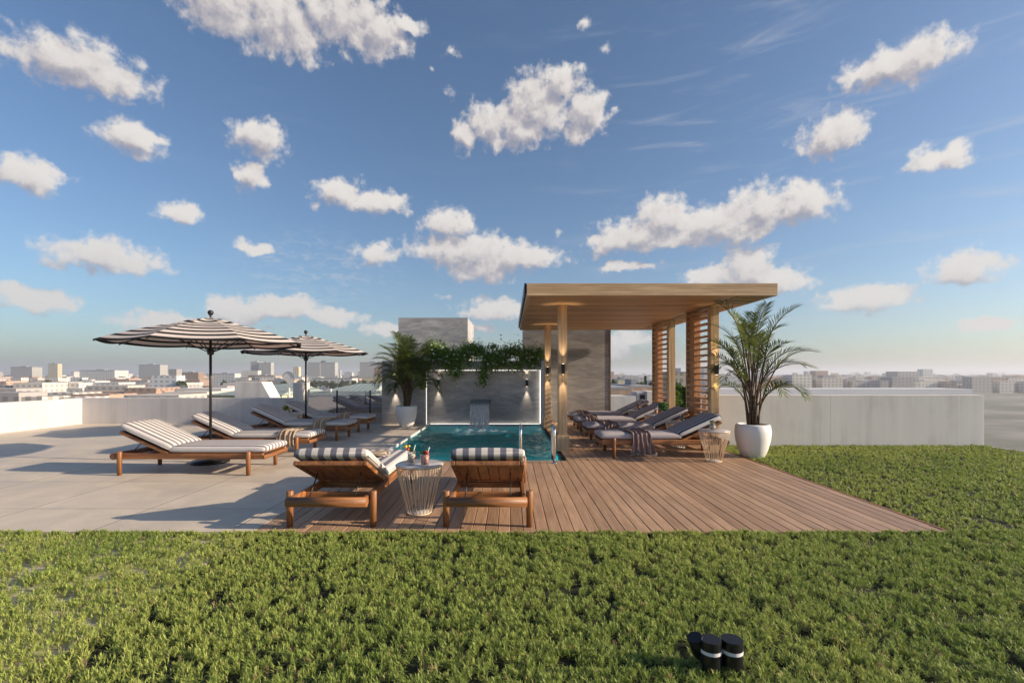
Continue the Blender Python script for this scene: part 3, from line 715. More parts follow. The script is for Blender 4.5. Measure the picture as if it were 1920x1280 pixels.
# ------------------------------------------------------------------ throws
def cloth(name, ca, cb, per):
    m, N = newmat(name); o = N.obj(); s = N.sep(o)
    f = N.math('FRACT', N.math('ADD', N.math('DIVIDE', s[0], per), 20))
    k = N.math('LESS_THAN', f, .22)
    n = N.noise(o, 200, 2)
    c = N.mix(k, ca, cb); c = N.mix(1, c, N.ramp(n, [(.3, (.8,.8,.8)), (.7, (1.1,1.1,1.1))]), 'MULTIPLY')
    N.put(N.p['Base Color'], c); N.p['Roughness'].default_value = .95; N.p['Specular IOR Level'].default_value = .1
    N.put(N.p['Normal'], N.bump(n, .3, .003)); return m
throw_brown = cloth('mauve_throw', (.20,.135,.125), (.36,.29,.27), .09)
throw_tan = cloth('tan_throw', (.34,.255,.185), (.52,.43,.33), .12)
def throw(loc, rz, w, hang, label, mat, group, skew=.08, back=.20, seed=0, side=-1):
    """cloth laid across a lounger: local x along the lounger, hangs over the side y = side*.34"""
    rr = random.Random(seed); t = thing('throw', label, 'throw', loc, rz, group)
    path = [(-back, .402), (-back*.5, .405), (0, .404), (.12, .403), (.22, .402), (.30, .398), (.335, .385), (.352, .35), (.358, .28)]
    z = .28
    while z > hang: z -= .035; path.append((.36+.006*math.sin(z*30), z))
    nu = 34; ph = [rr.uniform(0, 6.28) for _ in range(6)]
    vs = []; fs = []
    for j, (py_, pz_) in enumerate(path):
        q = j/(len(path)-1)
        sq = 1-.22*math.sin(q*PI)*.9+.06*math.sin(q*5+ph[5])
        for i in range(nu+1):
            u = i/nu-.5
            fold = .5+.5*math.sin(u*26+ph[0]+1.6*math.sin(q*2.2+ph[1])); fold2 = math.sin(u*47+ph[2]+q*3)
            amp = .022 if pz_ > .38 else .030
            x = w*u*sq+skew*q+.010*math.sin(u*20+ph[3]+q*6)
            if pz_ > .375: vs.append((x, side*py_+.015*math.sin(u*9+ph[4]), pz_+amp*fold+.004*fold2))
            else: vs.append((x, side*(py_+amp*fold+.004*fold2), pz_+.012*math.sin(u*8+ph[4])))
    np_ = len(path)
    for j in range(np_-1):
        for i in range(nu):
            a = j*(nu+1)+i; fs.append((a, a+1, a+nu+2, a+nu+1))
    o = MB().add(vs, fs, True).build('cloth', mat, t)
    so = o.modifiers.new('solid', 'SOLIDIFY'); so.thickness = .007; so.offset = 1
    fg = MB()
    for i in range(0, nu+1):
        for (row, dz, dy) in (((np_-1), -.035, 0), (0, -.004, -.04)):
            a = Vector(vs[row*(nu+1)+i])
            if row: b2 = a+Vector((rr.gauss(0,.004), 0, dz))
            else: b2 = a+Vector((rr.gauss(0,.006), side*dy, dz))
            fg.tube([a, b2], .0028, 4)
    fg.build('fringe', plain('fringe', (.50,.44,.40), .9), t)
    return t
for i, ((y, _), lx, w, hg, lab) in enumerate(zip(RROW, (.60,.42,.28,.33), (.40,.34,.32,.30), (.09,.12,.14,.16), ('mauve throw with fringe hanging to the deck from the nearest pergola lounger','mauve throw across the second lounger from the front under the pergola','mauve throw across the third lounger from the front under the pergola','mauve throw on the farthest pergola lounger by the stone wall'))):
    throw((1.455+lx, y, 0), 0, w, hg, lab, throw_brown, 'throws on the pergola loungers', seed=i+1, skew=.08)
for i, ((y, _), lx, w, hg, lab) in enumerate(zip(LROW[:3], (.52,.50,.34), (.34,.34,.36), (.26,.12,.18), ('small tan throw on the farthest terrace lounger by the glass railing','long tan throw hanging over the side of the second farthest terrace lounger','tan throw draped over the foot of the third terrace lounger'))):
    throw((-3.28-lx, y, 0), PI, w, hg, lab, throw_tan, 'throws on the terrace loungers', seed=i+11, skew=.06, side=1)
throw((-1.58, 6.15-.52, 0), -PI/2, .34, .32, 'brown and cream towel crumpled on the front left lounger', throw_tan, None, seed=31, skew=.05, side=-1, back=.12)

# ------------------------------------------------------------------ wire tables
m, N = newmat('table_stone'); o = N.obj()
n = N.noise(N.mapping(o, (3, 14, 3), (0, 0, R(20))), 1.4, 7, .6, 1.6)
N.put(N.p['Base Color'], N.ramp(n, [(.3, (.20,.19,.20)), (.5, (.42,.40,.41)), (.7, (.60,.58,.58))])); N.p['Roughness'].default_value = .25
table_stone = m
def make_table():
    t = thing('side_table', 'x', 'side table', (0,0,0), 0, 'round wire side tables')
    MB().lathe([(.0001,.455),(.216,.455),(.222,.460),(.222,.476),(.216,.481),(.0001,.481)], 48).build('table_top', table_stone, t)
    f = MB(); n = 44
    for k in range(n):
        a = 2*PI*k/n; b_ = a+.10*(1 if k % 2 else -1)
        f.tube([(.224*math.cos(a), .224*math.sin(a), .474), (.212*math.cos(a), .212*math.sin(a), .40), (.112*math.cos(b_), .112*math.sin(b_), .008)], .0030, 6)
    for (r, z, q) in ((.226,.470,.0045),(.113,.008,.005),(.150,.14,.0)):
        if q: f.tube([(r*math.cos(2*PI*k/48), r*math.sin(2*PI*k/48), z) for k in range(49)], q, 6, False)
    f.build('wire_frame', wire_gold, t)
    MB().lathe([(.0001,.004),(.108,.004),(.108,.010),(.0001,.010)], 32).build('base_plate', plain('base_plate_white', (.62,.60,.57), .4), t)
    return t
T_ = make_table()
TABS = [((-.883,4.66),'wire side table with two cocktails between the front two loungers'),((3.14,7.40),'wire side table in front of the nearest pergola lounger, holding a lemon drink'),((3.06,8.76),'wire side table between the first and second pergola loungers'),((3.06,10.14),'wire side table between the second and third pergola loungers'),((3.04,11.46),'wire side table between the third and fourth pergola loungers'),((-4.86,10.66),'wire side table between terrace loungers beside the umbrella pole')]
for i, ((x, y), lab) in enumerate(TABS):
    o = T_ if i == 0 else copy_tree(T_); o.location = (x, y, 0); o.rotation_euler = (0,0,random.random()*3); o['label'] = lab

# ------------------------------------------------------------------ drinks
m, N = newmat('clear_glass'); N.n.remove(N.n['Principled BSDF'])
tp = N.node('ShaderNodeBsdfTransparent'); tp.inputs[0].default_value = (.97,.98,.98,1); gg = N.node('ShaderNodeBsdfGlossy'); gg.inputs[1].default_value = .03
lw = N.node('ShaderNodeLayerWeight'); lw.inputs[0].default_value = .25
mx = N.node('ShaderNodeMixShader'); N.put(mx.inputs[0], N.mapr(lw.outputs['Fresnel'], 0, 1, .02, .5)); N.l.new(tp.outputs[0], mx.inputs[1]); N.l.new(gg.outputs[0], mx.inputs[2]); N.l.new(mx.outputs[0], N.out.inputs[0])
glass = m
def liquid(name, c): return plain(name, c, .15, 0, .25, 45)
LIQ = {'pink': liquid('pink_drink', (.85,.36,.27)), 'pale': liquid('pale_drink', (.75,.62,.45)), 'dark': liquid('dark_drink', (.16,.12,.13)), 'clear': liquid('lemon_drink', (.50,.47,.40)), 'red': liquid('red_drink', (.42,.13,.08))}
red = plain('berry_red', (.50,.02,.02), .3); yel = plain('lemon_yellow', (.80,.58,.06), .4); straw_m = plain('pale_straw', (.70,.82,.78), .4)
def garnish(mb, c, n, r, s):
    for _ in range(n):
        d = Vector((random.gauss(0,1), random.gauss(0,1), abs(random.gauss(0,1)))).normalized(); e = d.cross(Vector((random.random(), 1, .3))).normalized()
        p = Vector(c)+d*r*random.random(); mb.add([p-e*s*.4, p+d*s, p+e*s*.4, p-d*s*.3], [(0,1,2,3)])
    return mb
def drink(x, y, z, liq, label, h=.12, r=.034, garn=None, straw=True, fill=.75):
    t = thing('drink_glass', label, 'drink', (x, y, z))
    MB().lathe([(.0001,0),(r*.8,0),(r*.82,.004),(r,h),(r*.93,h),(r*.76,.014),(.0001,.014)], 24).build('glass', glass, t)
    MB().lathe([(.0001,.016),(r*.74,.016),(r*.9,h*fill),(.0001,h*fill)], 20).build('liquid', LIQ[liq], t)
    if straw: MB().tube([(-r*.3,0,.02),(r*.5,0,h),(r*.95,.0,h+.06)], .0035, 8).build('straw', straw_m, t)
    if garn:
        garnish(MB(), (-r*.2, 0, h*.95), 26, .03, .024).build('mint_leaves', leafplain, t)
        for (gx, gz, gc, gr) in garn:
            MB().lathe([(.0001,-gr),(gr*.7,-gr*.6),(gr,0),(gr*.75,gr*.6),(.0001,gr)], 12, (gx, -.012, h+gz)).build('fruit', gc, t)
    return t
leafplain = plain('mint_green', (.07,.17,.03), .5, 0, .5, 60)
TZ = .4815
drink(px(771.5,4.60), 4.60, TZ, 'pale', 'tall clear cocktail with yellow flower and berries on the front table', .125, .040, [(-.03,.02,red,.015),(-.05,.045,yel,.017),(-.02,.05,yel,.012),(.045,-.06,red,.012)])
drink(px(796.5,4.53), 4.53, TZ, 'pink', 'pink strawberry cocktail with mint and straw on the front table', .115, .047, [(.025,.005,red,.017),(.012,.02,red,.012)], fill=.84)
drink(3.10, 7.36, TZ, 'clear', 'clear drink with lemon slice on the table by the nearest pergola lounger', .125, .047, [(-.01,-.005,yel,.018)], straw=False, fill=.6)
drink(px(1279,8.68), 8.68, TZ, 'dark', 'dark drink in a tumbler on the table between the first two pergola loungers', .115, .045, None, False)
drink(px(1230,10.1), 10.1, TZ, 'red', 'reddish drink with straw on the table between the second and third pergola loungers', .13, .04)
drink(px(1197,11.4), 11.4, TZ, 'red', 'red brown drink on the table before the farthest pergola lounger', .12, .045, [(-.01,.0,red,.01)])
drink(px(1202.5,11.36), 11.36, TZ, 'pale', 'small pale glass beside the red brown drink on the farthest pergola table', .085, .028, None, False)
drink(px(544,10.6), 10.6, TZ, 'pale', 'clear glass of water beside the yellow flowers on the terrace table', .10, .04, None, False)
def plantpot(x, y, z, label, cat, flower, n, rad, hh, c0, c1):
    t = thing('table_plant', label, cat, (x, y, z))
    MB().lathe([(.0001,0),(.035,0),(.045,.07),(.04,.07),(.036,.06),(.0001,.06)], 20).build('pot', glass if flower else ceramic, t)
    p = rng.normal(size=(n, 3)); p /= np.linalg.norm(p, axis=1)[:, None]; p *= (rng.random(n)**.4)[:, None]*np.array([rad, rad, hh]); p[:, 2] += .06+hh
    leafcloud('foliage', p, .03, leafmat, t, c0, c1)
    if flower: leafcloud('flowers', np.stack([rng.normal(0, rad*.6, 40), rng.normal(0, rad*.6, 40), .06+hh+rng.normal(0, hh*.5, 40)], 1), .035, leafmat, t, (.70,.50,.05), (.85,.72,.15), elong=1)
plantpot(px(535,10.5), 10.52, TZ, 'yellow flowers in a small glass vase on the terrace table', 'flowers', True, 60, .06, .06, (.06,.15,.03), (.15,.25,.05))
plantpot(px(1245,10.2), 10.24, TZ, 'bushy green herb in a white pot on the table between pergola loungers', 'potted plant', False, 420, .11, .10, (.05,.14,.05), (.12,.26,.08))

# ------------------------------------------------------------------ ladder
t = thing('pool_ladder', 'chrome handrails of the pool ladder at the near edge of the pool', 'pool ladder', (.41, 7.25, 0))
def rail(x):
    pts = [(x, 0, 0), (x, 0, .46)]
    for k in range(1, 10):
        a = PI*k/9; pts.append((x, .20-.20*math.cos(a), .46+.09*math.sin(a)))
    pts += [(x, .42, .10), (x, .42, -.9)]
    MB().tube(pts, .021, 14).build('handrail', steel, t)
    MB().lathe([(.02,0),(.046,0),(.046,.008),(.024,.02)], 20, (x,0,0)).build('flange', steel, t)
rail(-.255); rail(.255)
for z in (-.3, -.6): MB().box(-.255, .255, .38, .46, z-.015, z+.015).build('tread', steel, t)

# ------------------------------------------------------------------ umbrellas
m, N = newmat('umbrella_fabric'); o = N.obj(); s = N.sep(o)
# stripes follow the panels: distance across an octagon
a = N.math('ARCTAN2', s[1], s[0]); sec = N.math('SUBTRACT', N.math('MODULO', N.math('ADD', a, 2*PI), PI/4), PI/8)
rad = N.math('MULTIPLY', N.vec('LENGTH', N.xyz(s[0], s[1], 0)), N.math('COSINE', sec))
fz = N.math('FRACT', N.math('ADD', N.math('DIVIDE', rad, .155), .3))
k = N.math('LESS_THAN', fz, .42)
c = N.mix(k, (.78,.74,.70), (.012,.012,.013))
N.put(N.p['Base Color'], c); N.p['Roughness'].default_value = .85
tr = N.node('ShaderNodeBsdfTranslucent'); N.put(tr.inputs[0], N.mix(k, (.80,.62,.55), (.012,.012,.013)))
ms = N.node('ShaderNodeMixShader'); ms.inputs[0].default_value = .4
N.l.new(N.n['Principled BSDF'].outputs[0], ms.inputs[1]); N.l.new(tr.outputs[0], ms.inputs[2]); N.l.new(ms.outputs[0], N.out.inputs[0])
umb_m = m
def make_umbrella():
    t = thing('patio_umbrella', 'x', 'umbrella', (0,0,0), 0, 'striped umbrellas on the terrace')
    RR, ZR, ZP = 1.36, 1.80, 2.17
    def canopy(r0, r1, z0, z1, nm, par):
        vs = []; fs = []; nr = 14
        for j in range(nr+1):
            q = j/nr; r = r0+(r1-r0)*q
            z = z0+(z1-z0)*(q**1.55)
            for k in range(64):
                a = 2*PI*k/64; sec = (a % (PI/4))-PI/8
                rr_ = r*math.cos(PI/8)/math.cos(sec); sag = .028*q*(1-(abs(sec)/(PI/8))**2)
                vs.append((rr_*math.cos(a), rr_*math.sin(a), z-sag))
        for j in range(nr):
            for k in range(64): fs.append((j*64+k, j*64+(k+1)%64, (j+1)*64+(k+1)%64, (j+1)*64+k))
        o = MB().add(vs, fs, False).build(nm, umb_m, par)
        so = o.modifiers.new('solid', 'SOLIDIFY'); so.thickness = .004
        return o
    c = canopy(.16, RR, ZP-.06, ZR, 'canopy', t)
    canopy(.001, .42, ZP+.02, ZP-.075, 'vent', c)
    MB().tube([(0,0,.02),(0,0,ZP)], .019, 14).build('pole', black, t)
    MB().lathe([(.0001,-.01),(.03,-.005),(.012,.02),(.012,.035),(.034,.06),(.042,.085),(.034,.112),(.0001,.125)], 20, (0,0,ZP+.02)).build('finial', black, t)
    MB().lathe([(.0001,0),(.26,0),(.26,.035),(.06,.055),(.035,.06),(.035,.22),(.0001,.22)], 32).build('base', dark_metal, t)
    MB().lathe([(.02,-.05),(.045,-.04),(.045,.04),(.02,.05)], 16, (0,0,1.68)).build('runner', black, t)
    MB().lathe([(.02,-.03),(.04,-.02),(.04,.02),(.02,.03)], 16, (0,0,ZP-.07)).build('hub', black, t)
    for k in range(8):
        a = k*PI/4; ca, sa = math.cos(a), math.sin(a)
        rb = MB().tube([(.03*ca,.03*sa,ZP-.07)]+[((RR)*q*ca, (RR)*q*sa, ZP-.075+(ZR-ZP+.06)*(q**1.6)) for q in (.2,.4,.6,.8,1.0)], .009, 6).build('rib', black, t)
        MB().tube([(.045*ca,.045*sa,1.68),(RR*.52*ca, RR*.52*sa, ZP-.08+(ZR-ZP+.06)*(.52**1.6))], .007, 6).build('strut', black, rb)
    return t
U_ = make_umbrella(); U_.location = (px(573.5,10.7), 10.7, 0); U_.rotation_euler = (0,0,R(5)); U_['label'] = 'black and white striped umbrella beside the farthest terrace lounger'
u2 = copy_tree(U_); u2.location = (-4.56, 7.30, 0); u2.rotation_euler = (0,0,R(2)); u2['label'] = 'nearer black and white striped umbrella cut by the left border'

# ------------------------------------------------------------------ potted palms
m, N = newmat('palm_stem'); o = N.obj()
n = N.noise(N.mapping(o, (3,3,14)), 3, 4)
N.put(N.p['Base Color'], N.ramp(n, [(.3, (.045,.028,.015)), (.7, (.16,.10,.05))])); N.p['Roughness'].default_value = .7
stem_m = m
def palm(loc, label, pot_prof, zrim, nf, spread, seed, c0, c1, llen, lw, stemr, rach, lo_e=50, nleaf=30, droop=.15):
    rs = np.random.default_rng(seed); t = thing('potted_palm', label, 'potted palm', loc)
    MB().lathe(pot_prof, 48).build('pot', ceramic, t)
    rr_ = pot_prof[-3][0]
    MB().disc(rr_*.97, zrim-.03, 32).build('potting_soil', plain('potting_soil', (.02,.014,.01), .95), t)
    V = []; C = []
    for i in range(nf):
        a = i*2.399963+rs.normal(0,.25); q = (i+.5)/nf            # q: 0 low outer fronds, 1 young upright ones
        r0 = rs.random()**.5*.085; b0 = rs.random()*2*PI
        p = np.array([r0*math.cos(b0), r0*math.sin(b0), zrim-.04])
        e0 = R(lo_e+(86-lo_e)*q**.8+rs.normal(0,3)); drop = R((118-70*q)*spread*rs.uniform(.85,1.15))
        Ls = (stemr[0]+(stemr[1]-stemr[0])*q)*rs.uniform(.85,1.12); Lr = rach*rs.uniform(.85,1.15)
        P_ = [p.copy()]; Ds = []
        lean = R(rs.uniform(80,89)); 
        for k in range(8):
            f = k/7; e = lean+(e0-lean)*f**2.5
            d = np.array([math.cos(a)*math.cos(e), math.sin(a)*math.cos(e), math.sin(e)]); Ds.append(d); p = p+d*Ls/8; P_.append(p.copy())
        ns = 18; n0 = 8
        yaw = rs.normal(0,.35)
        for k in range(ns):
            f = (k+1)/ns; e = e0-drop*f**1.5; a_ = a+yaw*f
            d = np.array([math.cos(a_)*math.cos(e), math.sin(a_)*math.cos(e), math.sin(e)]); Ds.append(d); p = p+d*Lr/ns; P_.append(p.copy())
        Ds.append(Ds[-1])
        PP = P_[::2]; MB().tube([tuple(x) for x in PP], [.0125*(1-.85*k/(len(PP)-1))+.0012 for k in range(len(PP))], 6).build('stem', stem_m, t)
        col = np.array(c0)+(np.array(c1)-np.array(c0))*rs.random()
        m_ = nleaf
        for k in range(m_):
            s_ = .08+.92*k/(m_-1); f = n0+s_*ns; j = min(int(f), n0+ns-1); w = f-j
            pp = P_[j]*(1-w)+P_[j+1]*w; dd = Ds[j]
            side0 = np.array([-math.sin(a), math.cos(a), 0.]); side0 -= dd*side0.dot(dd); side0 /= np.linalg.norm(side0); up = np.cross(dd, side0)
            if up[2] < 0: up = -up
            prof = (math.sin(PI*(.10+.78*s_))**.7)
            for sg in (-1, 1):
                ll = llen*prof*rs.uniform(.85, 1.15)
                fw = .55+.5*s_
                e_ = dd*fw+side0*sg*.85+up*.28+rs.normal(0,.06,3); e_ /= np.linalg.norm(e_)
                wv_ = np.cross(e_, up); wv_ /= np.linalg.norm(wv_); wv_ *= lw*.5
                m1_ = pp+e_*ll*.45; tp_ = pp+e_*ll*.97+np.array([0,0,-droop])*ll
                V.append(np.stack([pp-wv_*.35, pp+wv_*.35, m1_+wv_, m1_-wv_, tp_+wv_*.06, tp_-wv_*.06])); C.append(np.repeat((col*rs.uniform(.7,1.3))[None], 6, 0))
    V = np.concatenate(V); n = len(V)//6; k = np.arange(n)[:, None]*6
    npmesh('crown', V, np.concatenate([k+np.array([[0,1,2,3]]), k+np.array([[3,2,4,5]])], 0), leafmat, t, np.concatenate(C))
    return t
palm((px(762,12.1), 12.12, 0), 'leafy palm in a tapered white pot beside the fountain wall', [(.0001,0),(.14,0),(.16,.02),(.20,.12),(.25,.30),(.262,.42),(.258,.52),(.248,.54),(.236,.53),(.236,.50),(.0001,.50)], .53, 44, 1.0, 5, (.045,.085,.02), (.17,.20,.045), .36, .017, (.50,1.05), .88, 40, 36, .30)
palm((px(1412,7.85), 7.86, -.02), 'tall slender palm in a big rounded white planter on the lawn right of the pergola', [(.0001,0),(.15,0),(.175,.02),(.225,.14),(.265,.30),(.275,.42),(.262,.52),(.245,.55),(.232,.54),(.230,.51),(.0001,.51)], .54, 28, 1.0, 12, (.045,.09,.02), (.20,.25,.055), .27, .020, (.50,1.30), .82, 46, 24, .12)

# ------------------------------------------------------------------ bollard lights
t = thing('bollard_light', 'squat black bollard lamp in the grass with an angled spotlight head attached', 'bollard light', (px(1332.5,2.2), 2.2, -.03), 0)
wb = plain('white_band', (.70,.68,.72), .4); blk2 = plain('gloss_black', (.010,.010,.013), .28)
def bollard(t, tilt):
    M = Matrix.Rotation(R(tilt), 4, 'Y')
    r = .047
    MB().lathe([(r,-.02),(r,.108)], 48).build('body', blk2, t)
    MB().lathe([(r*1.004,.108),(r*1.004,.124)], 48).build('ring', wb, t)
    MB().lathe([(r,.124),(r,.163),(r*.985,.1655)], 48).disc(r*.985, .1655, 48).build('cap', blk2, t)
bollard(t, 0)
Mh = Matrix.Translation((-.050, .030, .118)) @ Matrix.Rotation(R(-20), 4, 'Y') @ Matrix.Rotation(R(10), 4, 'X')
MB().lathe([(.0001,-.065),(.022,-.062),(.033,-.035),(.036,.043),(.034,.048)], 32, M=Mh).add([Mh @ Vector((.034*math.cos(2*PI*k/32), .034*math.sin(2*PI*k/32), .048)) for k in range(32)], [tuple(range(32))]).build('spotlight_head', blk2, t)
MB().tube([(-.05,.012,.13),(0,0,.10)], .012, 10).build('bracket', blk2, t)
t2 = thing('bollard_light', 'plain squat black bollard lamp in the grass without a spotlight head', 'bollard light', (px(1372.5,2.2), 2.2, -.03), 0)
bollard(t2, 0)

# ------------------------------------------------------------------ glass railing, parapets, right wall
m, N = newmat('railing_glass'); N.n.remove(N.n['Principled BSDF'])
tp = N.node('ShaderNodeBsdfTransparent'); tp.inputs[0].default_value = (.86,.88,.90,1); gg = N.node('ShaderNodeBsdfGlossy'); gg.inputs[1].default_value = 0; gg.inputs[0].default_value = (.8,.8,.85,1)
mx = N.node('ShaderNodeMixShader'); mx.inputs[0].default_value = .34; N.l.new(tp.outputs[0], mx.inputs[1]); N.l.new(gg.outputs[0], mx.inputs[2]); N.l.new(mx.outputs[0], N.out.inputs[0])
t = thing('glass_railing', 'frameless glass railing reflecting loungers between the white pillar and stone wall', 'railing', (-4.4, 12.9, 0))
g0, g1 = px(573,12.9), L0-.01
xs = [g0, px(632,12.9), px(694,12.9), g1]
for i in range(3): MB().box(xs[i]+.008-t.location.x, xs[i+1]-.008-t.location.x, -.006, .006, .03, .88).build('glass_panel', m, t)
for x in xs[1:3]: MB().box(x-.015-t.location.x, x+.015-t.location.x, -.02, .02, 0, .90).build('railing_post', dark_metal, t)
MB().box(g0-t.location.x, g1-t.location.x, -.03, .03, 0, .035).build('channel', steel, t)
tag(MB().box(px(549,12.7), px(573,12.9)-.01, 12.7, 13.2, -.04, pz(717,12.7)).build('pillar', whiteplaster, origin=(px(561,12.7),12.9,0), bevel=.006), 'square white pillar at the left end of the glass railing', 'pillar')
tag(MB().box(LX, px(549,12.7)-.004, 12.9, 13.15, -.04, .69).build('parapet', greyplaster, origin=(-8,13,0), bevel=.006), 'low grey parapet wall behind the terrace loungers', 'parapet')
tag(MB().box(LX-.2, LX-.004, 3.6, 13.15, -.04, .69).build('parapet', greyplaster, origin=(LX-.1,8,0), bevel=.006), 'low grey parapet wall along the left side of the terrace', 'parapet')
xa, xb, xc = px(440,13.6), px(490,13.6), px(508,13.6)
tag(MB().add([(xa,13.6,0),(xc,13.6,0),(xc,13.6,pz(748,13.6)),(xb,13.6,pz(716,13.6)),(xa,13.6,pz(716,13.6)),(xa,14.2,0),(xc,14.2,0),(xc,14.2,pz(748,13.6)),(xb,14.2,pz(716,13.6)),(xa,14.2,pz(716,13.6))], [(0,1,2,3,4),(9,8,7,6,5),(1,6,7,2),(2,7,8,3),(3,8,9,4),(4,9,5,0)]).build('chimney_wall', whiteplaster, origin=(xb,13.9,0)), 'white plastered wall with a sloping edge behind the left parapet', 'wall')
tag(MB().box(px(560,15), px(722,15), 15, 15.3, -2, pz(742,15)).build('reflection_wall', plain('beige_plaster', (.55,.48,.42), .9), origin=(-5,15.1,-2)), 'beige wall added behind the glass railing in place of a reflection', 'wall')  # stands in for the sunlit beige wall mirrored in the glass
tag(MB().box(3.72, RX, 9.12, 9.32, -.04, pz(740.5,9.12)).build('garden_wall', whiteplaster, origin=(6,9.2,0), bevel=.005), 'long low white wall behind the large planter at right', 'wall')
tag(MB().box(px(1345,13.5), RX+4, 13.5, 14.6, -1, pz(729,13.5)).build('neighbour_parapet', plain('pale_blue_plaster', (.60,.62,.66), .9), origin=(9,14,-1)), 'pale roof parapet seen above the white garden wall', 'parapet')
t = thing('service_box', 'small white rooftop service box with a dark square vent', 'vent box', (px(1204,16.5), 16.5, 0))
MB().box(-.18, .18, 0, .8, -1.5, pz(734.5,16.5)).build('box_body', greyplaster, t)
MB().box(-.08, .09, -.012, -.002, pz(749,16.5), pz(740,16.5)).build('vent', black, t)
tag(MB().box(2.4, px(1194,16.3), 16.4, 17.2, -1.5, pz(742,16.4)).box(px(1213.5,16.4), px(1232,16.4), 16.4, 17.2, -1.5, pz(733.5,16.4)).build('neighbour_roof_wall', whiteplaster, origin=(5,16.8,-1.5)), 'white neighbouring roof wall behind the pergola loungers', 'wall')

# ------------------------------------------------------------------ neighbouring metal roofs
m, N = newmat('green_metal_roof'); o = N.obj(); s = N.sep(o)
f = N.math('FRACT', N.math('DIVIDE', s[0], .32)); n = N.noise(o, 1.3, 5)
c = N.mix(N.math('LESS_THAN', f, .16), N.ramp(n, [(.3, (.30,.37,.34)), (.7, (.42,.47,.43))]), (.16,.20,.18))
N.put(N.p['Base Color'], c); N.p['Roughness'].default_value = .5; N.p['Metallic'].default_value = .2
roofm = m; creamwall = plain('cream_wall', (.62,.57,.38), .9)
def roof_house(label, x0, x1, y0, y1, z0, z1, hipl=0, hipr=0, zb=-14, wall=creamwall, chim=()):
    t = thing('house', label, 'house', ((x0+x1)/2, y0, zb)); lx = t.location
    def w(mb, nm, mt): o = mb.build(nm, mt, None, lx); o.parent = t; o.location = (0,0,0); return o
    yb = 2*y1-y0
    w(MB().add([(x0,y0,z0),(x1,y0,z0),(x1-hipr,y1,z1),(x0+hipl,y1,z1),(x0,yb,z0),(x1,yb,z0)], [(0,1,2,3),(3,2,5,4),(1,5,2),(0,3,4)]), 'roof', roofm)
    r = MB().box(x0+.1, x1-.1, y0+.2, yb-.2, zb, z0-.03); w(r, 'wall', wall)
    for (cx_, cy_, cz_, s_) in chim: w(MB().box(cx_-s_, cx_+s_, cy_, cy_+s_*1.5, cz_-.5, cz_+.12), 'chimney', greyplaster)
roof_house('long low house with a pale green ribbed metal roof behind the glass railing', px(548,25), px(712,27), 25, 28.6, pz(744,25), pz(718.5,28.6), 2.3, .2, chim=[(px(616,26),26,pz(733,26),.12)])
roof_house('house with a pale green hipped metal roof at the left beyond the parapet', px(380,25), px(545,26), 25, 28, pz(741,25), pz(719,28), 2.8, .3, chim=[(px(541,26),25.8,pz(731,26),.11)])

# ------------------------------------------------------------------ distant city
def facade(name, wall_c, win_c, bw, rh, mort=.35, rough=.7):
    m, N = newmat(name); o = N.obj(); s = N.sep(o)
    fx = N.math('FRACT', N.math('DIVIDE', N.math('ADD', s[0], s[1]), bw)); fz = N.math('FRACT', N.math('DIVIDE', s[2], rh))
    a = N.math('MULTIPLY', N.math('GREATER_THAN', fx, mort), N.math('GREATER_THAN', fz, mort))
    N.put(N.p['Base Color'], N.mix(a, wall_c, win_c)); N.p['Roughness'].default_value = rough; return m
F1 = facade('tower_facade', (.42,.41,.38), (.27,.27,.27), 3.4, 3.3, .4)
F2 = facade('brown_facade', (.36,.23,.15), (.16,.11,.08), 4, 3.5)
F3 = facade('cream_facade', (.62,.54,.36), (.28,.24,.17), 3, 3.4, .5)
F4 = facade('white_facade', (.62,.61,.58), (.32,.33,.34), 4, 3.4, .5)
roofgrey = plain('roof_grey', (.30,.31,.33), .8)
GZ = -20
def bld(label, xl, xr, yt, d, mat, dep=None, cat='building', extras=None, plant=True, name='building'):
    x0, x1 = px(xl, d), px(xr, d); zt = pz(yt, d); dep = dep or (x1-x0)*.5
    t = thing(name, label, cat, ((x0+x1)/2, d, GZ)); hw = (x1-x0)/2; h = zt-GZ
    MB().box(-hw, hw, 0, dep, 0, h).build('walls', mat, t)
    MB().box(-hw-.02*hw, hw+.02*hw, -.02*hw, dep+.02*hw, h, h+max(.3, .012*h)).build('roof', roofgrey, t)
    if plant: MB().box(-hw*.35, hw*.15, dep*.3, dep*.6, h, h+h*.06).build('rooftop_plant', roofgrey, t)
    return t, hw, h, dep
bld('pale grey slab tower at the far left of the skyline', 485, 508, 680, 900, F1)
bld('narrow grey tower joined to the slab at the far left skyline', 470, 484.6, 678.5, 905, F1, 20)
bld('low brick orange block below the far left slab tower', 465, 514, 703.5, 620, F2, 20)
t, hw, h, dep = bld('slim beige tower right of the arched hall', 550, 560, 688, 800, F3, 9, plant=True)
t, hw, h, dep = bld('broad grey high rise slab with a small rooftop dome', 577, 628, 679.5, 1000, F1, 18, plant=False)
MB().box(-hw*1.01, -hw*.08, -1.2, -.02, 0, h*.985).build('left_wing', F1, t)
MB().lathe([(7,0),(7,1.5),(4.5,3.6),(.01,4.6)], 20, (hw*.1, 8, h+.6)).build('dome', plain('dome_dark', (.10,.11,.12), .6), t)
bld('slim dark tower just right of the broad slab', 628.3, 632.5, 686, 1100, roofgrey, 5, plant=False)
bld('slim pale tower right of the dark one', 635.5, 638.5, 694, 1200, F4, 5)
bld('pale block with rooftop cranes between the two grey slabs', 645, 660, 698, 1000, F4, 10)
bld('wide grey slab beside the stone wall on the left skyline', 674.5, 722, 679.5, 900, F1, 25)
t, hw, h, dep = bld('stepped brown block in front of the right grey slab', 702, 722, 691, 500, F2, 12, plant=False)
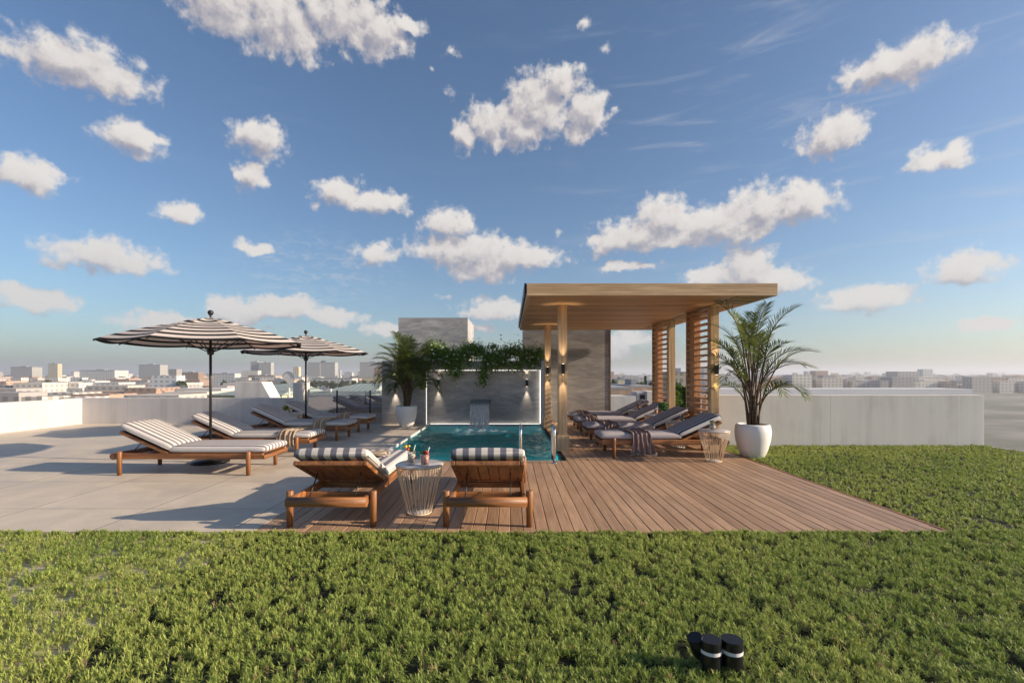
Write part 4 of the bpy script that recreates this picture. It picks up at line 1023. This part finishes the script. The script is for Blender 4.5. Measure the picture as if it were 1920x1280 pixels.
MB().box(-hw*.4, hw, 1, dep-1, h, h+4).build('upper_floor', F2, t)
bld('cream block with tall windows by the stone wall edge', 703, 723, 703, 300, F3, 8)
bld('long low white hall under the broad slab', 585, 660, 709, 520, F4, 20, plant=False)
bld('small beige block left of the cream block', 680, 702, 707.5, 560, F3, 12)
for (a, b, y, d, mt, lab) in ((20,60,688,900,F1,'grey block at the outer left of the skyline'),(90,108,682,1000,F3,'slim cream tower on the outer left skyline'),(150,215,694,800,F4,'wide white block on the outer left skyline'),(260,300,684,950,F1,'grey tower behind the left umbrella'),(340,372,698,700,F2,'brick block behind the left umbrella pole'),(400,440,700,650,F4,'low white block left of the orange block')): bld(lab, a, b, y, d, mt)
# arched hall
d = 420; t = thing('arched_hall', 'white gabled hall with a dark blue barrel roof', 'hall', (px(541,d), d, GZ)); s_ = d/F
gw = 11*s_
arc = [(-gw, 0)]+[(-gw*math.cos(PI*k/12), (pz(709,d)-GZ)+(12*s_)*math.sin(PI*k/12)) for k in range(13)]+[(gw, 0)]
MB().add([(x, 0, z) for x, z in arc], [tuple(range(len(arc)))[::-1]]).build('gable', plain('hall_white', (.68,.64,.60), .8), t)
bk = [( x-20*s_, 30, z-2*s_) for x, z in arc]
vs = [(x*1.04, -.5, z+.3) for x, z in arc[1:-1]]+[(x-19*s_, 26, z-3.5*s_) for x, z in arc[1:-1]]; n_ = len(arc)-2
MB().add(vs, [(i, i+1, n_+i+1, n_+i) for i in range(n_-1)], True).build('barrel_roof', plain('slate_blue_roof', (.10,.13,.18), .5), t)
MB().box(-31*s_, -gw, 3, 24, 0, pz(710,d)-GZ).build('side_hall', facade('hall_arches', (.62,.58,.54), (.12,.12,.13), 3.2, 40, .45), t)

# far town as one mass
def town(name, label, n, xr, dr, seed, hmin, hmax, cols, mat):
    r_ = np.random.default_rng(seed); V = []; Fq = []; C = []
    for i in range(n):
        d_ = r_.uniform(*dr) if i % 3 else dr[0]+(dr[1]-dr[0])*r_.random()**2; pxx = r_.uniform(*xr); x = px(pxx, d_); w = r_.uniform(8, 26); dp = r_.uniform(8, 20); h_ = r_.uniform(hmin, hmax)
        if r_.random() < .05: h_ *= 1.6
        b = np.array([[x,d_,GZ],[x+w,d_,GZ],[x+w,d_+dp,GZ],[x,d_+dp,GZ],[x,d_,GZ+h_],[x+w,d_,GZ+h_],[x+w,d_+dp,GZ+h_],[x,d_+dp,GZ+h_]])
        V.append(b); Fq.append(np.array([[4,5,6,7],[0,1,5,4],[1,2,6,5],[2,3,7,6],[3,0,4,7]])+8*i); C.append(np.repeat(np.array(cols[r_.integers(len(cols))])[None]*r_.uniform(.8,1.2), 8, 0))
    tag(npmesh(name, np.concatenate(V), np.concatenate(Fq), mat, cols=np.concatenate(C), origin=(px(sum(xr)/2, dr[0]), dr[0], GZ)), label, 'town', kind='stuff')
m, N = newmat('town_walls'); at = N.node('ShaderNodeAttribute', attribute_name='tint'); o = N.obj(); s = N.sep(o)
fx = N.math('FRACT', N.math('DIVIDE', N.math('ADD', s[0], s[1]), 4.1)); fz = N.math('FRACT', N.math('DIVIDE', s[2], 3.3))
k = N.math('MULTIPLY', N.math('MULTIPLY', N.math('GREATER_THAN', fx, .5), N.math('GREATER_THAN', fz, .5)), .5)
N.put(N.p['Base Color'], N.mix(k, at.outputs['Color'], (.1,.1,.11))); N.p['Roughness'].default_value = .9
tc = [(.62,.58,.55),(.55,.50,.45),(.45,.30,.22),(.60,.60,.60),(.40,.38,.37),(.66,.62,.55),(.48,.33,.25)]
town('distant_town', 'far town of small pale buildings on the right horizon seen through the pergola', 1100, (1120,2050), (520,3000), 3, 7, 18, tc, m)
town('distant_town', 'far town of small pale buildings on the left horizon below the towers', 700, (-150,740), (560,2400), 4, 7, 17, tc, m)
town('distant_town', 'low near roofs and blocks of the town left and right below the terrace', 420, (-900,480), (110,520), 8, 6, 15, tc, m)
# middle distance on the right
bld('white and cream villa among trees seen through the pergola opening', 1159, 1180, 712, 190, F3, 12)
bld('multi storey beige building seen between the right pergola posts', 1262, 1300, 698.5, 130, facade('ruin_facade', (.42,.37,.30), (.22,.20,.17), 1.6, 2.0, .4), 10)
bld('flat terracotta roofed block beyond the white neighbouring wall', 1140, 1183, 730, 60, facade('terracotta', (.50,.34,.24), (.42,.29,.21), 2, 2), 16, plant=False)
bld('flat beige and brown roofed block right of the terracotta one', 1184, 1225, 726.5, 70, facade('tan_wall', (.45,.33,.25), (.36,.27,.2), 2, 2), 14)
def tree(label, pxx, ytop, d, rpx, hfrac, c0, c1, n, leaf, conifer=False, zb=GZ, group=None):
    x = px(pxx, d); zt = pz(ytop, d); rad = rpx/F*d
    t = thing('conifer_tree' if conifer else 'tree', label, 'tree', (x, d, zb), 0, group); h = zt-zb
    tr_ = MB().tube([(0,0,0),(0,0,h*.5),(rad*.1,0,h*.9)], [max(.12,h*.02), max(.1,h*.013), .04], 8)
    for k in range(5):
        a = k*1.26; tr_.tube([(0,0,h*(.4+.08*k)), (rad*.6*math.cos(a), rad*.6*math.sin(a), h*(.6+.07*k))], [.06,.02], 5)
    tr_.build('trunk', stem_m, t)
    ch = h*hfrac; pts = []
    rs = np.random.default_rng(int(abs(x)*100))
    if conifer:
        z = rs.random(n)**1.3; a = rs.random(n)*2*PI; r = (1-z)*rad*(.5+.5*rs.random(n)); p = np.stack([r*np.cos(a), r*np.sin(a), h-ch+ch*z], 1)
    else:
        nb = 16; cs = rs.normal(size=(nb, 3)); cs /= np.linalg.norm(cs, axis=1)[:, None]; cs *= rs.uniform(.35,.8,(nb,1)); br = rs.uniform(.25,.45,nb)
        g = rs.integers(0, nb, n); v_ = rs.normal(size=(n,3)); v_ /= np.linalg.norm(v_, axis=1)[:, None]
        p = (cs[g]+v_*(rs.random(n)**.33*br[g])[:, None])*np.array([rad, rad, ch/2])+np.array([0,0,h-ch/2])
    leafcloud('crown', p, leaf, leafmat, t, c0, c1)
    return t
tree('dark conifer standing out above the roofs in the pergola opening', 1210, 705.5, 150, 7, .5, (.02,.05,.015), (.05,.10,.03), 1800, .5, True, group='trees beyond the roofs')
tree('round green tree beside the villa in the pergola opening', 1190, 712, 170, 8, .4, (.03,.07,.02), (.08,.15,.04), 1500, .6, group='trees beyond the roofs')
tree('small round tree left of the villa in the pergola opening', 1150, 714, 175, 9, .4, (.04,.08,.02), (.09,.16,.04), 1500, .6, group='trees beyond the roofs')
tree('broad tree between conifer and pergola screen', 1224, 713, 140, 9, .4, (.04,.08,.02), (.10,.17,.04), 1500, .5, group='trees beyond the roofs')
tree('dense sunlit tree just beyond the roof between the right pergola posts', 1282, 722, 19, 34, .42, (.05,.11,.015), (.17,.26,.04), 9000, .10, zb=-5)
tree('dark leafy tree behind the sunlit one between the right pergola posts', 1266, 712, 32, 22, .4, (.03,.06,.02), (.07,.12,.03), 5000, .14, zb=-8)
for (a_, y_, d_, r_, lab_) in ((1148,713,120,11,'green tree at the left edge of the pergola opening beside the stone wall'),(1187,714,115,10,'leafy green tree just right of the white and cream villa'),(1199,716,118,9,'green tree between the villa and the dark conifer'),(1219,714,112,10,'green tree right of the dark conifer')):
    tree(lab_, a_, y_, d_, r_*1.7, .5, (.05,.11,.025), (.13,.21,.05), 2500, .5, group='trees beyond the roofs')
for i in range(26):
    xx = [505,520,532,560,566,575,590,600,612,626,640,650,662,672,684,696,1145,1158,1172,300,340,420,90,150,1236,1246][i]; d = random.uniform(330, 470) if xx < 720 else random.uniform(210, 300)
    tree('x', xx, (712.5 if xx < 720 else 718)+random.uniform(-1.5,1.5), d, random.uniform(6,10), .45, (.05,.075,.03), (.11,.14,.05), 500, 1.3, group='low trees along the city edge')['label'] = 'small hazy green tree in the low tree line before the city'

# ------------------------------------------------------------------ air
m = bpy.data.materials.new('haze'); m.use_nodes = True; nt = m.node_tree; nt.nodes.clear()
ou = nt.nodes.new('ShaderNodeOutputMaterial'); vo = nt.nodes.new('ShaderNodeVolumePrincipled')
vo.inputs['Color'].default_value = (.84,.89,1,1); vo.inputs['Density'].default_value = .00035; vo.inputs['Anisotropy'].default_value = .2
nt.links.new(vo.outputs[0], ou.inputs['Volume'])
tag(MB().box(-7500, 7500, -2000, 9500, -21, 60).build('haze', m), 'thin pale air between the terrace and the far city', 'haze', kind='stuff')
